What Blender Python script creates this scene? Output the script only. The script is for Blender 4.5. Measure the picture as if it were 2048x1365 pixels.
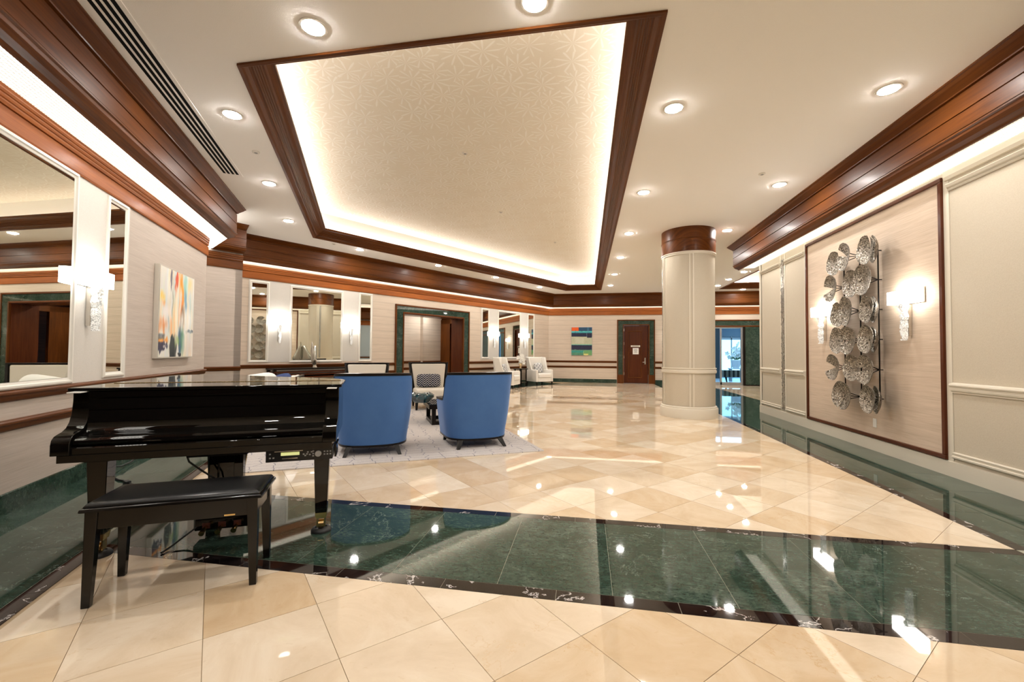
import bpy, bmesh, math, random
import numpy as np
from mathutils import Vector, Matrix
from mathutils.geometry import tessellate_polygon
random.seed(7)
R_ = math.radians
SC = bpy.context.scene
COL = SC.collection
for o in list(bpy.data.objects): bpy.data.objects.remove(o)

# ------------------------------------------------------------------ camera
FPX, PIT, ROL, YAW, CAMH = 851.81, .0273, -.0079, .1728, 1.2524
cam = bpy.data.cameras.new('camera'); camo = bpy.data.objects.new('camera', cam); COL.objects.link(camo)
cam.sensor_fit = 'HORIZONTAL'; cam.sensor_width = 36; cam.lens = FPX / 2048 * 36; cam.clip_start = .05; cam.clip_end = 200
_rz = Matrix.Rotation(YAW, 3, 'Z')
_f = _rz @ Vector((0, math.cos(PIT), math.sin(PIT))); _u0 = _rz @ Vector((0, -math.sin(PIT), math.cos(PIT))); _r0 = _rz @ Vector((1, 0, 0))
_r = math.cos(ROL) * _r0 - math.sin(ROL) * _u0; _u = math.sin(ROL) * _r0 + math.cos(ROL) * _u0
_m = Matrix((_r, _u, -_f)).transposed().to_4x4(); _m.translation = (0, 0, CAMH); camo.matrix_world = _m
SC.camera = camo
# ------------------------------------------------------------------ world, exposure, light levels
SC.view_settings.view_transform = 'Standard'; SC.view_settings.look = 'None'; SC.view_settings.gamma = 1
SC.view_settings.use_curve_mapping = False; SC.view_settings.exposure = 0.42
w = bpy.data.worlds.new('world'); SC.world = w; w.use_nodes = True
w.node_tree.nodes['Background'].inputs[0].default_value = (.75, .85, 1, 1); w.node_tree.nodes['Background'].inputs[1].default_value = .25
SC.cycles.max_bounces = 10; SC.cycles.diffuse_bounces = 5; SC.cycles.glossy_bounces = 6; SC.cycles.transmission_bounces = 6
SC.cycles.sample_clamp_indirect = 4.0; SC.cycles.caustics_reflective = False; SC.cycles.caustics_refractive = False
P_DOWN, P_LOUV, P_COVE, P_SHADE, P_WIN = 350.0, 4.6, 56.0, 18.0, 2.4
C_DOWN, C_LOUV, C_COVE, C_SHADE = (1, .96, .91), (1, .96, .90), (1, .95, .86), (1, .965, .91)

# ------------------------------------------------------------------ materials
MATS = {}
class NT:
    def __init__(s, name):
        s.m = bpy.data.materials.new(name); s.m.use_nodes = True; s.t = s.m.node_tree; s.n = s.t.nodes; s.l = s.t.links
        s.b = s.n['Principled BSDF']; MATS[name] = s.m
    def N(s, typ, **kw):
        n = s.n.new(typ)
        for k, v in kw.items():
            if k[0] == '_': setattr(n, k[1:], v)
            else: s.set(n, k, v)
        return n
    def set(s, n, k, v):
        key = int(k[1:]) if k[0] == 'i' and k[1:].isdigit() else k.replace('__', ' ')
        i = n.inputs[key]
        if isinstance(v, bpy.types.NodeSocket): s.l.new(v, i)
        else:
            if isinstance(v, (tuple, list)) and len(v) == 3 and i.type == 'RGBA': v = (*v, 1)
            i.default_value = v
    def P(s, **kw):
        for k, v in kw.items(): s.set(s.b, k, v)
    def pos(s, scale=(1, 1, 1), kind='pos', rot=(0, 0, 0)):
        if kind == 'pos': c = s.N('ShaderNodeNewGeometry').outputs['Position']
        elif kind == 'uv': c = s.N('ShaderNodeUVMap').outputs[0]
        else: c = s.N('ShaderNodeTexCoord').outputs['Object']
        mp = s.N('ShaderNodeMapping', Vector=c, Scale=scale, Rotation=rot); return mp.outputs[0]
    def noise(s, vec, scale=5, detail=3, rough=.5, dist=0):
        return s.N('ShaderNodeTexNoise', Vector=vec, Scale=scale, Detail=detail, Roughness=rough, Distortion=dist).outputs[0]
    def ramp(s, fac, *st):
        r = s.N('ShaderNodeValToRGB', Fac=fac); e = r.color_ramp.elements
        while len(e) < len(st): e.new(.5)
        for x, (p, c) in zip(e, st):
            x.position = p; x.color = (*c, 1) if len(c) == 3 else c
        return r.outputs[0]
    def mix(s, f, a, b, mode='MIX'):
        n = s.N('ShaderNodeMix', _data_type='RGBA', _blend_type=mode)
        s.set(n, 'i0', f); s.set(n, 'i6', a); s.set(n, 'i7', b); return n.outputs[2]
    def math(s, op, a, b=0.0, c=0.0):
        n = s.N('ShaderNodeMath', _operation=op); s.set(n, 'i0', a); s.set(n, 'i1', b); s.set(n, 'i2', c); return n.outputs[0]
    def bump(s, h, strength=.2, dist=.01):
        s.P(Normal=s.N('ShaderNodeBump', Height=h, Strength=strength, Distance=dist).outputs[0])
G3 = lambda v: (v, v, v)
def simple(name, col, rough=.5, metal=0, spec=.5, **kw):
    t = NT(name); t.P(Base__Color=col, Roughness=rough, Metallic=metal, Specular__IOR__Level=spec, **kw); return t
def wood(name, dark, light, rough=.44, coat=.05, kind='uv', scale=(1, 1, 1)):
    t = NT(name); v = t.pos(scale=(.9 * scale[0], 22 * scale[1], 22 * scale[2]), kind=kind)
    n1 = t.noise(v, 1.6, 6, .62, .6); n2 = t.noise(t.pos(scale=(.35, 2.2, 2.2), kind=kind), 2, 2)
    f = t.math('ADD', t.math('MULTIPLY', n1, .75), t.math('MULTIPLY', n2, .35))
    c = t.ramp(f, (.30, dark), (.76, light)); t.P(Base__Color=c, Roughness=rough, Coat__Weight=coat, Coat__Roughness=.2, Specular__IOR__Level=.15)
wood('mahogany', (.050, .0125, .0016), (.150, .044, .0062))
wood('mahogany_lit', (.165, .040, .007), (.34, .102, .020), rough=.5)  # same mahogany with the glow of the light strips put into its colour
wood('mahogany_door', (.040, .010, .004), (.105, .028, .010), rough=.25, scale=(1, 1, 1))
wood('espresso', (.004, .003, .0025), (.012, .008, .006), rough=.3)
t = NT('ceiling_paint'); t.P(Base__Color=(.93, .905, .86), Roughness=.75, Specular__IOR__Level=.2); t.bump(t.noise(t.pos(), 160, 2), .25, .004)
t = NT('cream_paint'); t.P(Base__Color=(.63, .575, .475), Roughness=.42, Specular__IOR__Level=.3)
t = NT('cream_panel'); n = t.noise(t.pos(), 130, 3, .7)
t.P(Base__Color=t.ramp(n, (.3, (.48, .420, .325)), (.7, (.545, .487, .388))), Roughness=.65, Specular__IOR__Level=.25); t.bump(n, .3, .003)
t = NT('white_moulding'); t.P(Base__Color=(.74, .71, .64), Roughness=.3, Specular__IOR__Level=.4)
t = NT('white_panel'); n = t.noise(t.pos(), 110, 3, .7)
t.P(Base__Color=t.ramp(n, (.3, (.57, .54, .49)), (.7, (.64, .61, .56))), Roughness=.55, Specular__IOR__Level=.3); t.bump(n, .2, .003)
def grass(name, a, b, seams):
    t = NT(name); v = t.pos(scale=(2.2, 2.2, 90), kind='obj'); n1 = t.noise(v, 1.3, 5, .6, .3); n2 = t.noise(t.pos(scale=(.8, .8, 14), kind='obj'), 1.5, 3)
    f = t.math('ADD', t.math('MULTIPLY', n1, .65), t.math('MULTIPLY', n2, .4)); c = t.ramp(f, (.35, a), (.72, b))
    if seams:
        z = t.N('ShaderNodeSeparateXYZ', Vector=t.pos(kind='obj')).outputs[2]
        wv = t.math('SINE', t.math('MULTIPLY', t.math('ADD', z, t.math('MULTIPLY', t.noise(t.pos(scale=(1.5, 1.5, 1.5), kind='obj'), 1.2, 2), .05)), 31.0))
        m = t.math('SMOOTH_MAX', t.math('SUBTRACT', wv, .80), 0.0, .05)
        c = t.mix(t.math('MINIMUM', t.math('MULTIPLY', m, 2.0), .20), c, tuple(x * .62 for x in a))
    t.P(Base__Color=c, Roughness=.6, Specular__IOR__Level=.25); t.bump(f, .2, .004)
grass('grasscloth', (.415, .35, .295), (.535, .465, .405), False)
grass('grasscloth_warm', (.45, .35, .26), (.63, .51, .40), False)
grass('grasscloth_seamed', (.53, .435, .345), (.66, .565, .465), True)
t = NT('tray_paper'); v = t.pos(scale=(1, 1, 1))
# star-flower damask: petals radiating from scattered centres
vo = t.N('ShaderNodeTexVoronoi', Vector=v, Scale=3.4, Randomness=.55); d = t.N('ShaderNodeVectorMath', _operation='SUBTRACT', i0=t.N('ShaderNodeVectorMath', _operation='SCALE', i0=v, Scale=3.4).outputs[0], i1=t.N('ShaderNodeVectorMath', _operation='SCALE', i0=vo.outputs['Position'], Scale=3.4).outputs[0])
sx = t.N('ShaderNodeSeparateXYZ', Vector=d.outputs[0]); ang = t.math('ARCTAN2', sx.outputs[0], sx.outputs[1]); pet = t.math('SINE', t.math('MULTIPLY', ang, 9.0))
pm = t.math('MULTIPLY', t.math('GREATER_THAN', pet, t.math('MULTIPLY', vo.outputs['Distance'], 1.3)), .8)
pm = t.math('ADD', pm, t.math('MULTIPLY', t.noise(v, 60, 2), .3))
t.P(Base__Color=t.mix(pm, (.80, .74, .61), (.92, .89, .80)), Roughness=.5, Specular__IOR__Level=.4); t.bump(pm, .25, .004)
def marble(name, ramp, vein, vcol, rough=.04, sc=1.0, amount=.02):
    t = NT(name); at = t.N('ShaderNodeAttribute', _attribute_name='tint').outputs['Color']
    off = t.N('ShaderNodeVectorMath', _operation='SCALE', i0=at, Scale=37.0).outputs[0]
    v = t.N('ShaderNodeVectorMath', _operation='ADD', i0=t.pos(), i1=off).outputs[0]
    n = t.noise(v, 2.2 * sc, 6, .65, 1.2); c = t.ramp(n, *ramp)
    nn = t.noise(v, 1.0 * sc, 9, .62, .5); ve = t.math('ABSOLUTE', t.math('SUBTRACT', nn, .5))
    patch = t.noise(v, 1.7 * sc, 2)
    vm = t.math('MULTIPLY', t.math('SUBTRACT', 1.0, t.math('MINIMUM', t.math('DIVIDE', ve, amount), 1.0)), t.math('GREATER_THAN', patch, vein))
    c = t.mix(vm, c, vcol); return t, c, at, v
t, c, at, v = marble('cream_marble', [(.34, (.53, .40, .26)), (.5, (.64, .512, .366)), (.64, (.72, .617, .48))], .56, (.54, .36, .19), amount=.004)
tone = t.N('ShaderNodeSeparateColor', Color=at).outputs[0]
c = t.mix(t.ramp(tone, (0, G3(0)), (1, G3(1))), t.mix(.55, c, (.53, .37, .205)), t.mix(.45, c, (.78, .695, .57)))
pit = t.ramp(t.noise(v, 26, 2, .6), (.66, G3(0)), (.74, G3(1)))
c = t.mix(t.math('MULTIPLY', pit, .16), c, (.42, .25, .11)); t.P(Base__Color=c, Roughness=.022, Specular__IOR__Level=.6)
t.bump(t.noise(t.pos(), 1.3, 2), .004, .02)
t, c, at, v = marble('green_marble', [(.30, (.023, .046, .031)), (.5, (.048, .082, .060)), (.62, (.078, .116, .090)), (.8, (.12, .165, .135))], .52, (.26, .31, .27), amount=.0025)
mu = lambda k, sc=1.5: t.noise(t.N('ShaderNodeVectorMath', _operation='MULTIPLY', i0=v, i1=k).outputs[0], sc, 6, .72, 1.4)
fl = t.ramp(mu((7, 22, 12)), (.40, G3(0)), (.62, G3(1))); fl2 = t.ramp(mu((26, 40, 26), 1.2), (.44, G3(0)), (.60, G3(1)))
c = t.mix(t.math('MULTIPLY', fl, .7), c, (.012, .028, .020)); c = t.mix(t.math('MULTIPLY', fl2, .62), c, (.010, .022, .015))
c = t.mix(t.math('MULTIPLY', t.ramp(mu((14, 34, 14), 1.1), (.60, G3(0)), (.68, G3(1))), .5), c, (.20, .24, .20)); t.P(Base__Color=c, Roughness=.03, Specular__IOR__Level=.38)
t, c, at, v = marble('black_marble', [(.35, (.006, .004, .004)), (.7, (.020, .014, .013))], .50, (.62, .58, .56), sc=2.2, amount=.010)
t.P(Base__Color=c, Roughness=.025, Specular__IOR__Level=.6)
simple('grout', (.36, .26, .15), .6); simple('pale_joint', (.30, .29, .22), .7)
simple('lacquer_black', (.003, .0028, .0025), .025, 0, .5)
simple('satin_black', (.005, .0046, .0042), .16, 0, .45)
t = simple('black_vinyl', (.005, .005, .005), .30, 0, .35); t.bump(t.noise(t.pos(), 220, 2), .15, .002)
simple('brass', (.83, .60, .26), .16, 1); simple('gold_hinge', (.80, .60, .28), .3, 1)
simple('silver', (.80, .79, .77), .18, 1); simple('nickel', (.74, .70, .64), .22, 1)
simple('mirror_glass', (.82, .84, .77), .012, 1)
simple('black_plastic', (.010, .010, .010), .35); simple('button_grey', (.32, .32, .31), .5); simple('white_plastic', (.80, .78, .73), .4)
simple('slot_black', (.004, .004, .004), .8, spec=.1)
simple('rubber_black', (.008, .008, .008), .55); simple('red_mark', (.09, .022, .016), .4)
t = simple('blue_velvet', (.058, .110, .285), .75, 0, .2, Sheen__Weight=.55, Sheen__Roughness=.35, Sheen__Tint=(.55, .68, 1, 1))
n = t.noise(t.pos(), 3.5, 4, .6); t.P(Base__Color=t.mix(n, (.042, .115, .30), (.070, .165, .39))); t.bump(t.noise(t.pos(), 400, 1), .15, .002)
def fabric(name, a, b, sc=300):
    t = NT(name); n = t.noise(t.pos(), sc, 2, .7); t.P(Base__Color=t.mix(n, a, b), Roughness=.85, Specular__IOR__Level=.15); t.bump(n, .2, .002)
fabric('ivory_fabric', (.60, .55, .47), (.70, .65, .57)); fabric('ivory_light', (.70, .66, .60), (.80, .77, .71)); fabric('white_fabric', (.78, .76, .72), (.86, .85, .82))
fabric('navy_fabric', (.035, .055, .15), (.07, .10, .24))
t = NT('chevron_fabric'); s = t.N('ShaderNodeSeparateXYZ', Vector=t.pos(kind='obj'))
zz = t.math('PINGPONG', t.math('ADD', s.outputs[0], 5.0), .062); ph = t.math('FRACT', t.math('MULTIPLY', t.math('ADD', s.outputs[2], t.math('ADD', t.math('MULTIPLY', zz, 1.0), t.math('MULTIPLY', t.noise(t.pos(kind='obj'), 25, 2), .016))), 21.0))
t.P(Base__Color=t.mix(t.math('GREATER_THAN', ph, .66), (.008, .010, .028), (.46, .46, .46)), Roughness=.85, Specular__IOR__Level=.1)
t = NT('lattice_fabric'); s = t.N('ShaderNodeSeparateXYZ', Vector=t.pos(kind='obj'))
a = t.math('PINGPONG', t.math('ADD', t.math('ADD', s.outputs[0], s.outputs[2]), 5), .075); b = t.math('PINGPONG', t.math('ADD', t.math('SUBTRACT', s.outputs[0], s.outputs[2]), 5), .075)
mx = t.math('MAXIMUM', a, b); r1 = t.math('GREATER_THAN', mx, .056); r2 = t.math('MULTIPLY', t.math('LESS_THAN', mx, .036), t.math('GREATER_THAN', mx, .020))
t.P(Base__Color=t.mix(t.math('MAXIMUM', r1, r2), (.02, .026, .06), (.74, .73, .70)), Roughness=.85, Specular__IOR__Level=.1)
t = NT('stripe_fabric'); s = t.N('ShaderNodeSeparateXYZ', Vector=t.pos(kind='obj')); fr = t.math('FRACT', t.math('MULTIPLY', s.outputs[0], 5.6))
t.P(Base__Color=t.ramp(fr, (0, (.015, .016, .02)), (.2, (.30, .27, .20)), (.45, (.46, .44, .38)), (.7, (.30, .27, .20)), (.8, (.02, .02, .025))), Roughness=.8)
t.b.id_data  # keep reference
t = NT('rug_pile'); v = t.pos(scale=(1, 1.65, 1), kind='obj'); wv = t.N('ShaderNodeVectorMath', _operation='ADD', i0=v, i1=t.N('ShaderNodeVectorMath', _operation='SCALE', i0=t.N('ShaderNodeTexNoise', Vector=v, Scale=4.0).outputs['Color'], Scale=.05).outputs[0]).outputs[0]
e = t.N('ShaderNodeTexVoronoi', _feature='DISTANCE_TO_EDGE', Vector=wv, Scale=5.0, Randomness=.5).outputs['Distance']
n = t.noise(t.pos(), 55, 3, .7); base = t.mix(n, (.42, .38, .36), (.60, .56, .53))
t.P(Base__Color=t.mix(t.ramp(e, (.012, G3(1)), (.028, G3(0))), base, (.20, .19, .225)), Roughness=.95, Specular__IOR__Level=.05); t.bump(n, .5, .008)
t = NT('hammered_silver'); v = t.pos(kind='pos'); vo = t.N('ShaderNodeTexVoronoi', Vector=v, Scale=62.0).outputs['Distance']; nz = t.noise(v, 48, 4, .7, .6)
t.P(Base__Color=t.ramp(nz, (.38, (.045, .036, .026)), (.50, (.25, .22, .18)), (.64, (.66, .63, .57))), Metallic=.9, Roughness=t.ramp(nz, (.4, G3(.5)), (.6, G3(.24)))); t.bump(t.math('ADD', vo, nz), .55, .012)
t = NT('mosaic'); t.P(Base__Color=t.ramp(t.noise(t.pos(), 70, 2, .7), (.35, (.12, .11, .09)), (.65, (.66, .63, .56))), Metallic=.6, Roughness=.22)
t = NT('crystal'); t.P(Base__Color=t.ramp(t.noise(t.pos(), 90, 2, .6), (.40, (.30, .30, .29)), (.52, (.95, .95, .93))), Metallic=.25, Roughness=.08, Specular__IOR__Level=.9, Emission__Color=(1, .97, .9), Emission__Strength=.18)  # weak emission stands in for sconce light passing through the crystals
t = NT('teal_glass'); t.P(Base__Color=t.ramp(t.noise(t.pos(), 14, 3), (.35, (.002, .018, .030)), (.7, (.008, .07, .09))), Roughness=.06, Specular__IOR__Level=.8, Coat__Weight=.6)
simple('dark_glass_top', (.02, .022, .02), .03, 0, .9)
t = simple('window_glass', (.82, .93, 1), .0, 0, .5, Transmission__Weight=1.0, IOR=1.01)
simple('steel_frame', (.50, .52, .55), .3, .8)
t = NT('smoked_silver'); t.P(Base__Color=(.60, .57, .50), Metallic=.85, Roughness=.18)
simple('petal_white', (.86, .85, .80), .6); simple('leaf_green', (.03, .10, .03), .5); simple('pot_white', (.85, .86, .88), .3); simple('gold_vase', (.72, .56, .34), .25, .8)
simple('wall_bluegrey', (.44, .52, .60), .6); simple('stone_dark', (.05, .055, .06), .3); simple('stone_pale', (.55, .60, .66), .3)
t = NT('paint_art'); t.P(Base__Color=t.N('ShaderNodeAttribute', _attribute_name='paint').outputs['Color'], Roughness=.55); t.bump(t.noise(t.pos(), 60, 3), .2, .004)
simple('art_frame', (.58, .54, .47), .35, .3); simple('paper_white', (.84, .82, .78), .7); simple('ink_grey', (.10, .09, .09), .8); simple('sign_plate', (.72, .66, .55), .35, .4)
def emis(name, col, st):
    t = NT(name); t.P(Base__Color=(.8, .8, .8), Emission__Color=col, Emission__Strength=st, Roughness=.6); return t
emis('emit_down', C_DOWN, P_DOWN); emis('emit_louvre', C_LOUV, P_LOUV); emis('emit_cove', C_COVE, P_COVE); emis('emit_shade', C_SHADE, P_SHADE)
emis('emit_window', (.30, .74, 1), P_WIN); emis('emit_corridor_fill', (1, .97, .93), 260.0); emis('emit_lcd', (.55, .60, .10), .55); emis('emit_lobby_fill', (.45, .75, 1), 3.4)  # corridor and lobby emitters are added fill light, their sources unseen
M = MATS

# ------------------------------------------------------------------ mesh builder
class MB:
    def __init__(s): s.v = []; s.f = []; s.uv = []; s.T = None
    def add(s, vs, fs, uvs=None):
        b = len(s.v)
        for p in vs: s.v.append(tuple(s.T @ Vector(p)) if s.T is not None else tuple(p))
        for i, f in enumerate(fs): s.f.append([b + k for k in f]); s.uv.append(uvs[i] if uvs else None)
        return s
    def box(s, x0, x1, y0, y1, z0, z1):
        return s.add([(x0, y0, z0), (x1, y0, z0), (x1, y1, z0), (x0, y1, z0), (x0, y0, z1), (x1, y0, z1), (x1, y1, z1), (x0, y1, z1)],
                     [(0, 3, 2, 1), (4, 5, 6, 7), (0, 1, 5, 4), (1, 2, 6, 5), (2, 3, 7, 6), (3, 0, 4, 7)])
    def loft(s, rings, cap=True, closed=True):
        n = len(rings[0]); vs = [p for r in rings for p in r]; fs = []
        for i in range(len(rings) - 1):
            for j in range(n if closed else n - 1):
                k = (j + 1) % n; fs.append((i * n + j, i * n + k, (i + 1) * n + k, (i + 1) * n + j))
        if cap and closed: fs.append(tuple(range(n))[::-1]); fs.append(tuple((len(rings) - 1) * n + j for j in range(n)))
        return s.add(vs, fs)
    def frustum(s, x0, x1, y0, y1, z0, X0, X1, Y0, Y1, z1):
        return s.loft([[(x0, y0, z0), (x1, y0, z0), (x1, y1, z0), (x0, y1, z0)], [(X0, Y0, z1), (X1, Y0, z1), (X1, Y1, z1), (X0, Y1, z1)]])
    def lathe(s, prof, n=24, cx=0, cy=0, cap=True):
        return s.loft([[(cx + r * math.cos(2 * math.pi * k / n), cy + r * math.sin(2 * math.pi * k / n), z) for k in range(n)] for r, z in prof], cap)
    def prism(s, poly, z0, z1): return s.loft([[(x, y, z0) for x, y in poly], [(x, y, z1) for x, y in poly]])
    def sweepx(s, prof, x0, x1, m0=0.0, m1=0.0):
        r0 = [(x0 + y * m0, y, z) for y, z in prof]; r1 = [(x1 + y * m1, y, z) for y, z in prof]
        n = len(prof); per = [0]
        for j in range(n): per.append(per[-1] + math.dist(prof[j], prof[(j + 1) % n]))
        fs = []; uv = []
        for j in range(n):
            k = (j + 1) % n; fs.append((j, k, n + k, n + j)); uv.append([(x0, per[j]), (x0, per[j + 1]), (x1, per[j + 1]), (x1, per[j])])
        fs += [tuple(range(n))[::-1], tuple(n + j for j in range(n))]; uv += [[(0, 0)] * n, [(0, 0)] * n]
        return s.add(r0 + r1, fs, uv)
    def tube(s, pts, r, n=8):
        pts = [Vector(p) for p in pts]; rings = []; up = Vector((0, 0, 1))
        for i, p in enumerate(pts):
            d = (pts[min(i + 1, len(pts) - 1)] - pts[max(i - 1, 0)]).normalized()
            a = d.cross(up if abs(d.z) < .9 else Vector((1, 0, 0))).normalized(); b = d.cross(a)
            rr = r[i] if isinstance(r, (list, tuple)) else r
            rings.append([tuple(p + rr * (math.cos(2 * math.pi * k / n) * a + math.sin(2 * math.pi * k / n) * b)) for k in range(n)])
        return s.loft(rings)
    def cushion(s, cx, cy, cz, hx, hy, hz, e=.45, n=14, m=8):
        # superellipsoid pillow
        sg = lambda c, p: math.copysign(abs(c) ** p, c)
        rings = []
        for i in range(m + 1):
            a = -math.pi / 2 + math.pi * i / m
            ca, sa = max(abs(math.cos(a)), .02) ** .7, math.sin(a)
            rings.append([(cx + hx * ca * sg(math.cos(2 * math.pi * k / (2 * n)), e), cy + hy * sa, cz + hz * ca * sg(math.sin(2 * math.pi * k / (2 * n)), e)) for k in range(2 * n)])
        return s.loft(rings)
    def rbox(s, x0, x1, y0, y1, z0, z1, r=.03, n=4):
        # box rounded in plan and at its upper edge
        def ring(i, z):
            o = []
            for cx, cy, a in ((x1 - r, y1 - r, 0), (x0 + r, y1 - r, 90), (x0 + r, y0 + r, 180), (x1 - r, y0 + r, 270)):
                for k in range(n + 1):
                    t = R_(a + 90 * k / n); o.append((cx + (r - i) * math.cos(t), cy + (r - i) * math.sin(t), z))
            return o
        rings = [ring(0, z0)]
        for k in range(n + 1):
            t = R_(90 * k / n); rings.append(ring(r * .8 * (1 - math.cos(t)), z1 - r + r * math.sin(t)))
        return s.loft(rings)
    def build(s, name, mat, parent=None, smooth=None, bevel=0, loc=None, rz=0, kind=None, label=None, fixn=True):
        me = bpy.data.meshes.new(name); me.from_pydata(s.v, [], s.f)
        ul = me.uv_layers.new(name='UVMap')
        co = np.array(s.v); ext = co.max(0) - co.min(0); g = int(np.argmax(ext)); oth = [k for k in range(3) if k != g]
        data = ul.data; li = 0
        for f, u in zip(s.f, s.uv):
            for q, vi in enumerate(f):
                if u: data[li].uv = u[q]
                else: p = s.v[vi]; data[li].uv = (p[g], p[oth[0]] + p[oth[1]] * .73)
                li += 1
        if fixn:
            bm = bmesh.new(); bm.from_mesh(me); bmesh.ops.recalc_face_normals(bm, faces=bm.faces); bm.to_mesh(me); bm.free()
        ms = mat if isinstance(mat, (list, tuple)) else [mat]
        for q in ms: me.materials.append(M[q] if isinstance(q, str) else q)
        if smooth:
            me.polygons.foreach_set('use_smooth', [True] * len(me.polygons)); me.set_sharp_from_angle(angle=R_(smooth))
        o = bpy.data.objects.new(name, me); COL.objects.link(o)
        if parent: o.parent = parent
        if loc is not None: o.location = loc
        o.rotation_euler = (0, 0, rz)
        if bevel:
            b = o.modifiers.new('bevel', 'BEVEL'); b.width = bevel; b.segments = 2; b.limit_method = 'ANGLE'; b.angle_limit = R_(40)
        if kind: o['kind'] = kind
        if label: o['label'] = label
        return o
def thing(name, label, cat, loc=(0, 0, 0), rz=0, group=None):
    o = bpy.data.objects.new(name, None); COL.objects.link(o); o.location = loc; o.rotation_euler = (0, 0, rz); o.empty_display_size = .1
    o['label'] = label; o['category'] = cat
    if group: o['group'] = group
    return o
def tag(o, label, cat, group=None):
    o['label'] = label; o['category'] = cat
    if group: o['group'] = group
    return o
def dup(root, loc, rz, label, group=None):
    r = root.copy(); COL.objects.link(r); r.location = loc; r.rotation_euler = (0, 0, rz); r['label'] = label
    if group: r['group'] = group
    for ch in list(root.children):
        c = ch.copy(); COL.objects.link(c); c.parent = r
        for gch in list(ch.children):
            d = gch.copy(); COL.objects.link(d); d.parent = c
    return r
def struct(name, loc=(0, 0, 0), rz=0):
    o = bpy.data.objects.new(name, None); COL.objects.link(o); o.location = loc; o.rotation_euler = (0, 0, rz); o['kind'] = 'structure'; return o

# ------------------------------------------------------------------ wall frames: x along the wall (clockwise), y into the wall, room at y < 0
class Fr:
    def __init__(s, a, ang): s.a = Vector((a[0], a[1], 0)); s.g = R_(ang); s.d = Vector((math.cos(s.g), math.sin(s.g), 0)); s.n = Vector((-s.d.y, s.d.x, 0))
    def w(s, x, y=0, z=0): return s.a + s.d * x + s.n * y + Vector((0, 0, z))
FL = Fr((-4.311, 2.503), 119.5); FK = Fr((-7.562, 8.259), 60.0); FF = Fr((-1.62, 18.55), 0.0); FR = Fr((3.75, 10.13), -90.0); FP = Fr((-6.876, 7.53), 60.0)
ZC = 3.75; KL = 11.883
# ---- polygon helpers
def clip(poly, p, n):
    out = []
    for i in range(len(poly)):
        a, b = poly[i], poly[(i + 1) % len(poly)]
        da = (a[0] - p[0]) * n[0] + (a[1] - p[1]) * n[1]; db = (b[0] - p[0]) * n[0] + (b[1] - p[1]) * n[1]
        if da >= 0: out.append(a)
        if da * db < 0: t = da / (da - db); out.append((a[0] + (b[0] - a[0]) * t, a[1] + (b[1] - a[1]) * t))
    return out
def clip_convex(poly, zone):
    for i in range(len(zone)):
        a, b = zone[i], zone[(i + 1) % len(zone)]
        poly = clip(poly, a, (-(b[1] - a[1]), b[0] - a[0]))
        if len(poly) < 3: return []
    return poly
def area(p): return abs(sum(p[i][0] * p[(i + 1) % len(p)][1] - p[(i + 1) % len(p)][0] * p[i][1] for i in range(len(p)))) / 2
def inset(poly, d):
    n = len(poly); ctr = (sum(q[0] for q in poly) / n, sum(q[1] for q in poly) / n); out = list(poly)
    for i in range(n):
        a, b = poly[i], poly[(i + 1) % n]; L = math.hypot(b[0] - a[0], b[1] - a[1])
        if L < 1e-6: continue
        nx, ny = -(b[1] - a[1]) / L, (b[0] - a[0]) / L
        if (ctr[0] - a[0]) * nx + (ctr[1] - a[1]) * ny < 0: nx, ny = -nx, -ny
        out = clip(out, (a[0] + nx * d, a[1] + ny * d), (nx, ny))
        if len(out) < 3: return []
    return out
def slab(name, polys, mat, parent, kind=None, z1=0.0, th=.004):
    """flat stone piece(s) with a per-piece tint"""
    vs, fs, tints = [], [], []
    for poly in polys:
        if sum(poly[i][0] * poly[(i + 1) % len(poly)][1] - poly[(i + 1) % len(poly)][0] * poly[i][1] for i in range(len(poly))) < 0: poly = poly[::-1]
        b = len(vs); n = len(poly); vs += [(x, y, z1) for x, y in poly] + [(x, y, z1 - th) for x, y in poly]
        fs.append(list(range(b, b + n))); tt = (random.random(), random.random(), random.random(), 1); tints += [tt] * n
        for i in range(n): fs.append([b + i, b + n + i, b + n + (i + 1) % n, b + (i + 1) % n]); tints += [tt] * 4
    me = bpy.data.meshes.new(name); me.from_pydata(vs, [], fs); me.materials.append(M[mat])
    ca = me.color_attributes.new('tint', 'FLOAT_COLOR', 'CORNER'); ca.data.foreach_set('color', [c for t in tints for c in t])
    o = bpy.data.objects.new(name, me); COL.objects.link(o); o.parent = parent
    if kind: o['kind'] = kind
    return o

# ================================================================== FLOOR
floor = struct('floor')
MB().box(-9.2, 9.6, -9.2, 25, -.16, -.0045).build('floor_bed', 'grout', floor)
T = .457; J = .0026
lb0, ld = (-2.569, 1.513), (-.4924, .8704)
def on_l(y): t = (y - lb0[1]) / ld[1]; return (lb0[0] + ld[0] * t, y)
kb0, kd = (FK.w(0, -1.0).x, FK.w(0, -1.0).y), (.5, .866)
den = ld[0] * kd[1] - ld[1] * kd[0]
tt = ((kb0[0] - lb0[0]) * kd[1] - (kb0[1] - lb0[1]) * kd[0]) / den; lk = (lb0[0] + ld[0] * tt, lb0[1] + ld[1] * tt)
kf = (kb0[0] + kd[0] * (18.53 - kb0[1]) / kd[1], 18.53)
YB0, YB1, XR0 = 2.197, 3.319, 2.745
zone_near = [on_l(YB0), on_l(-1.6), (XR0, -1.6), (XR0, YB0)]
zone_far = [on_l(YB1), (XR0, YB1), (XR0, 18.53), kf, lk]
q2 = math.sqrt(.5)
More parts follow.
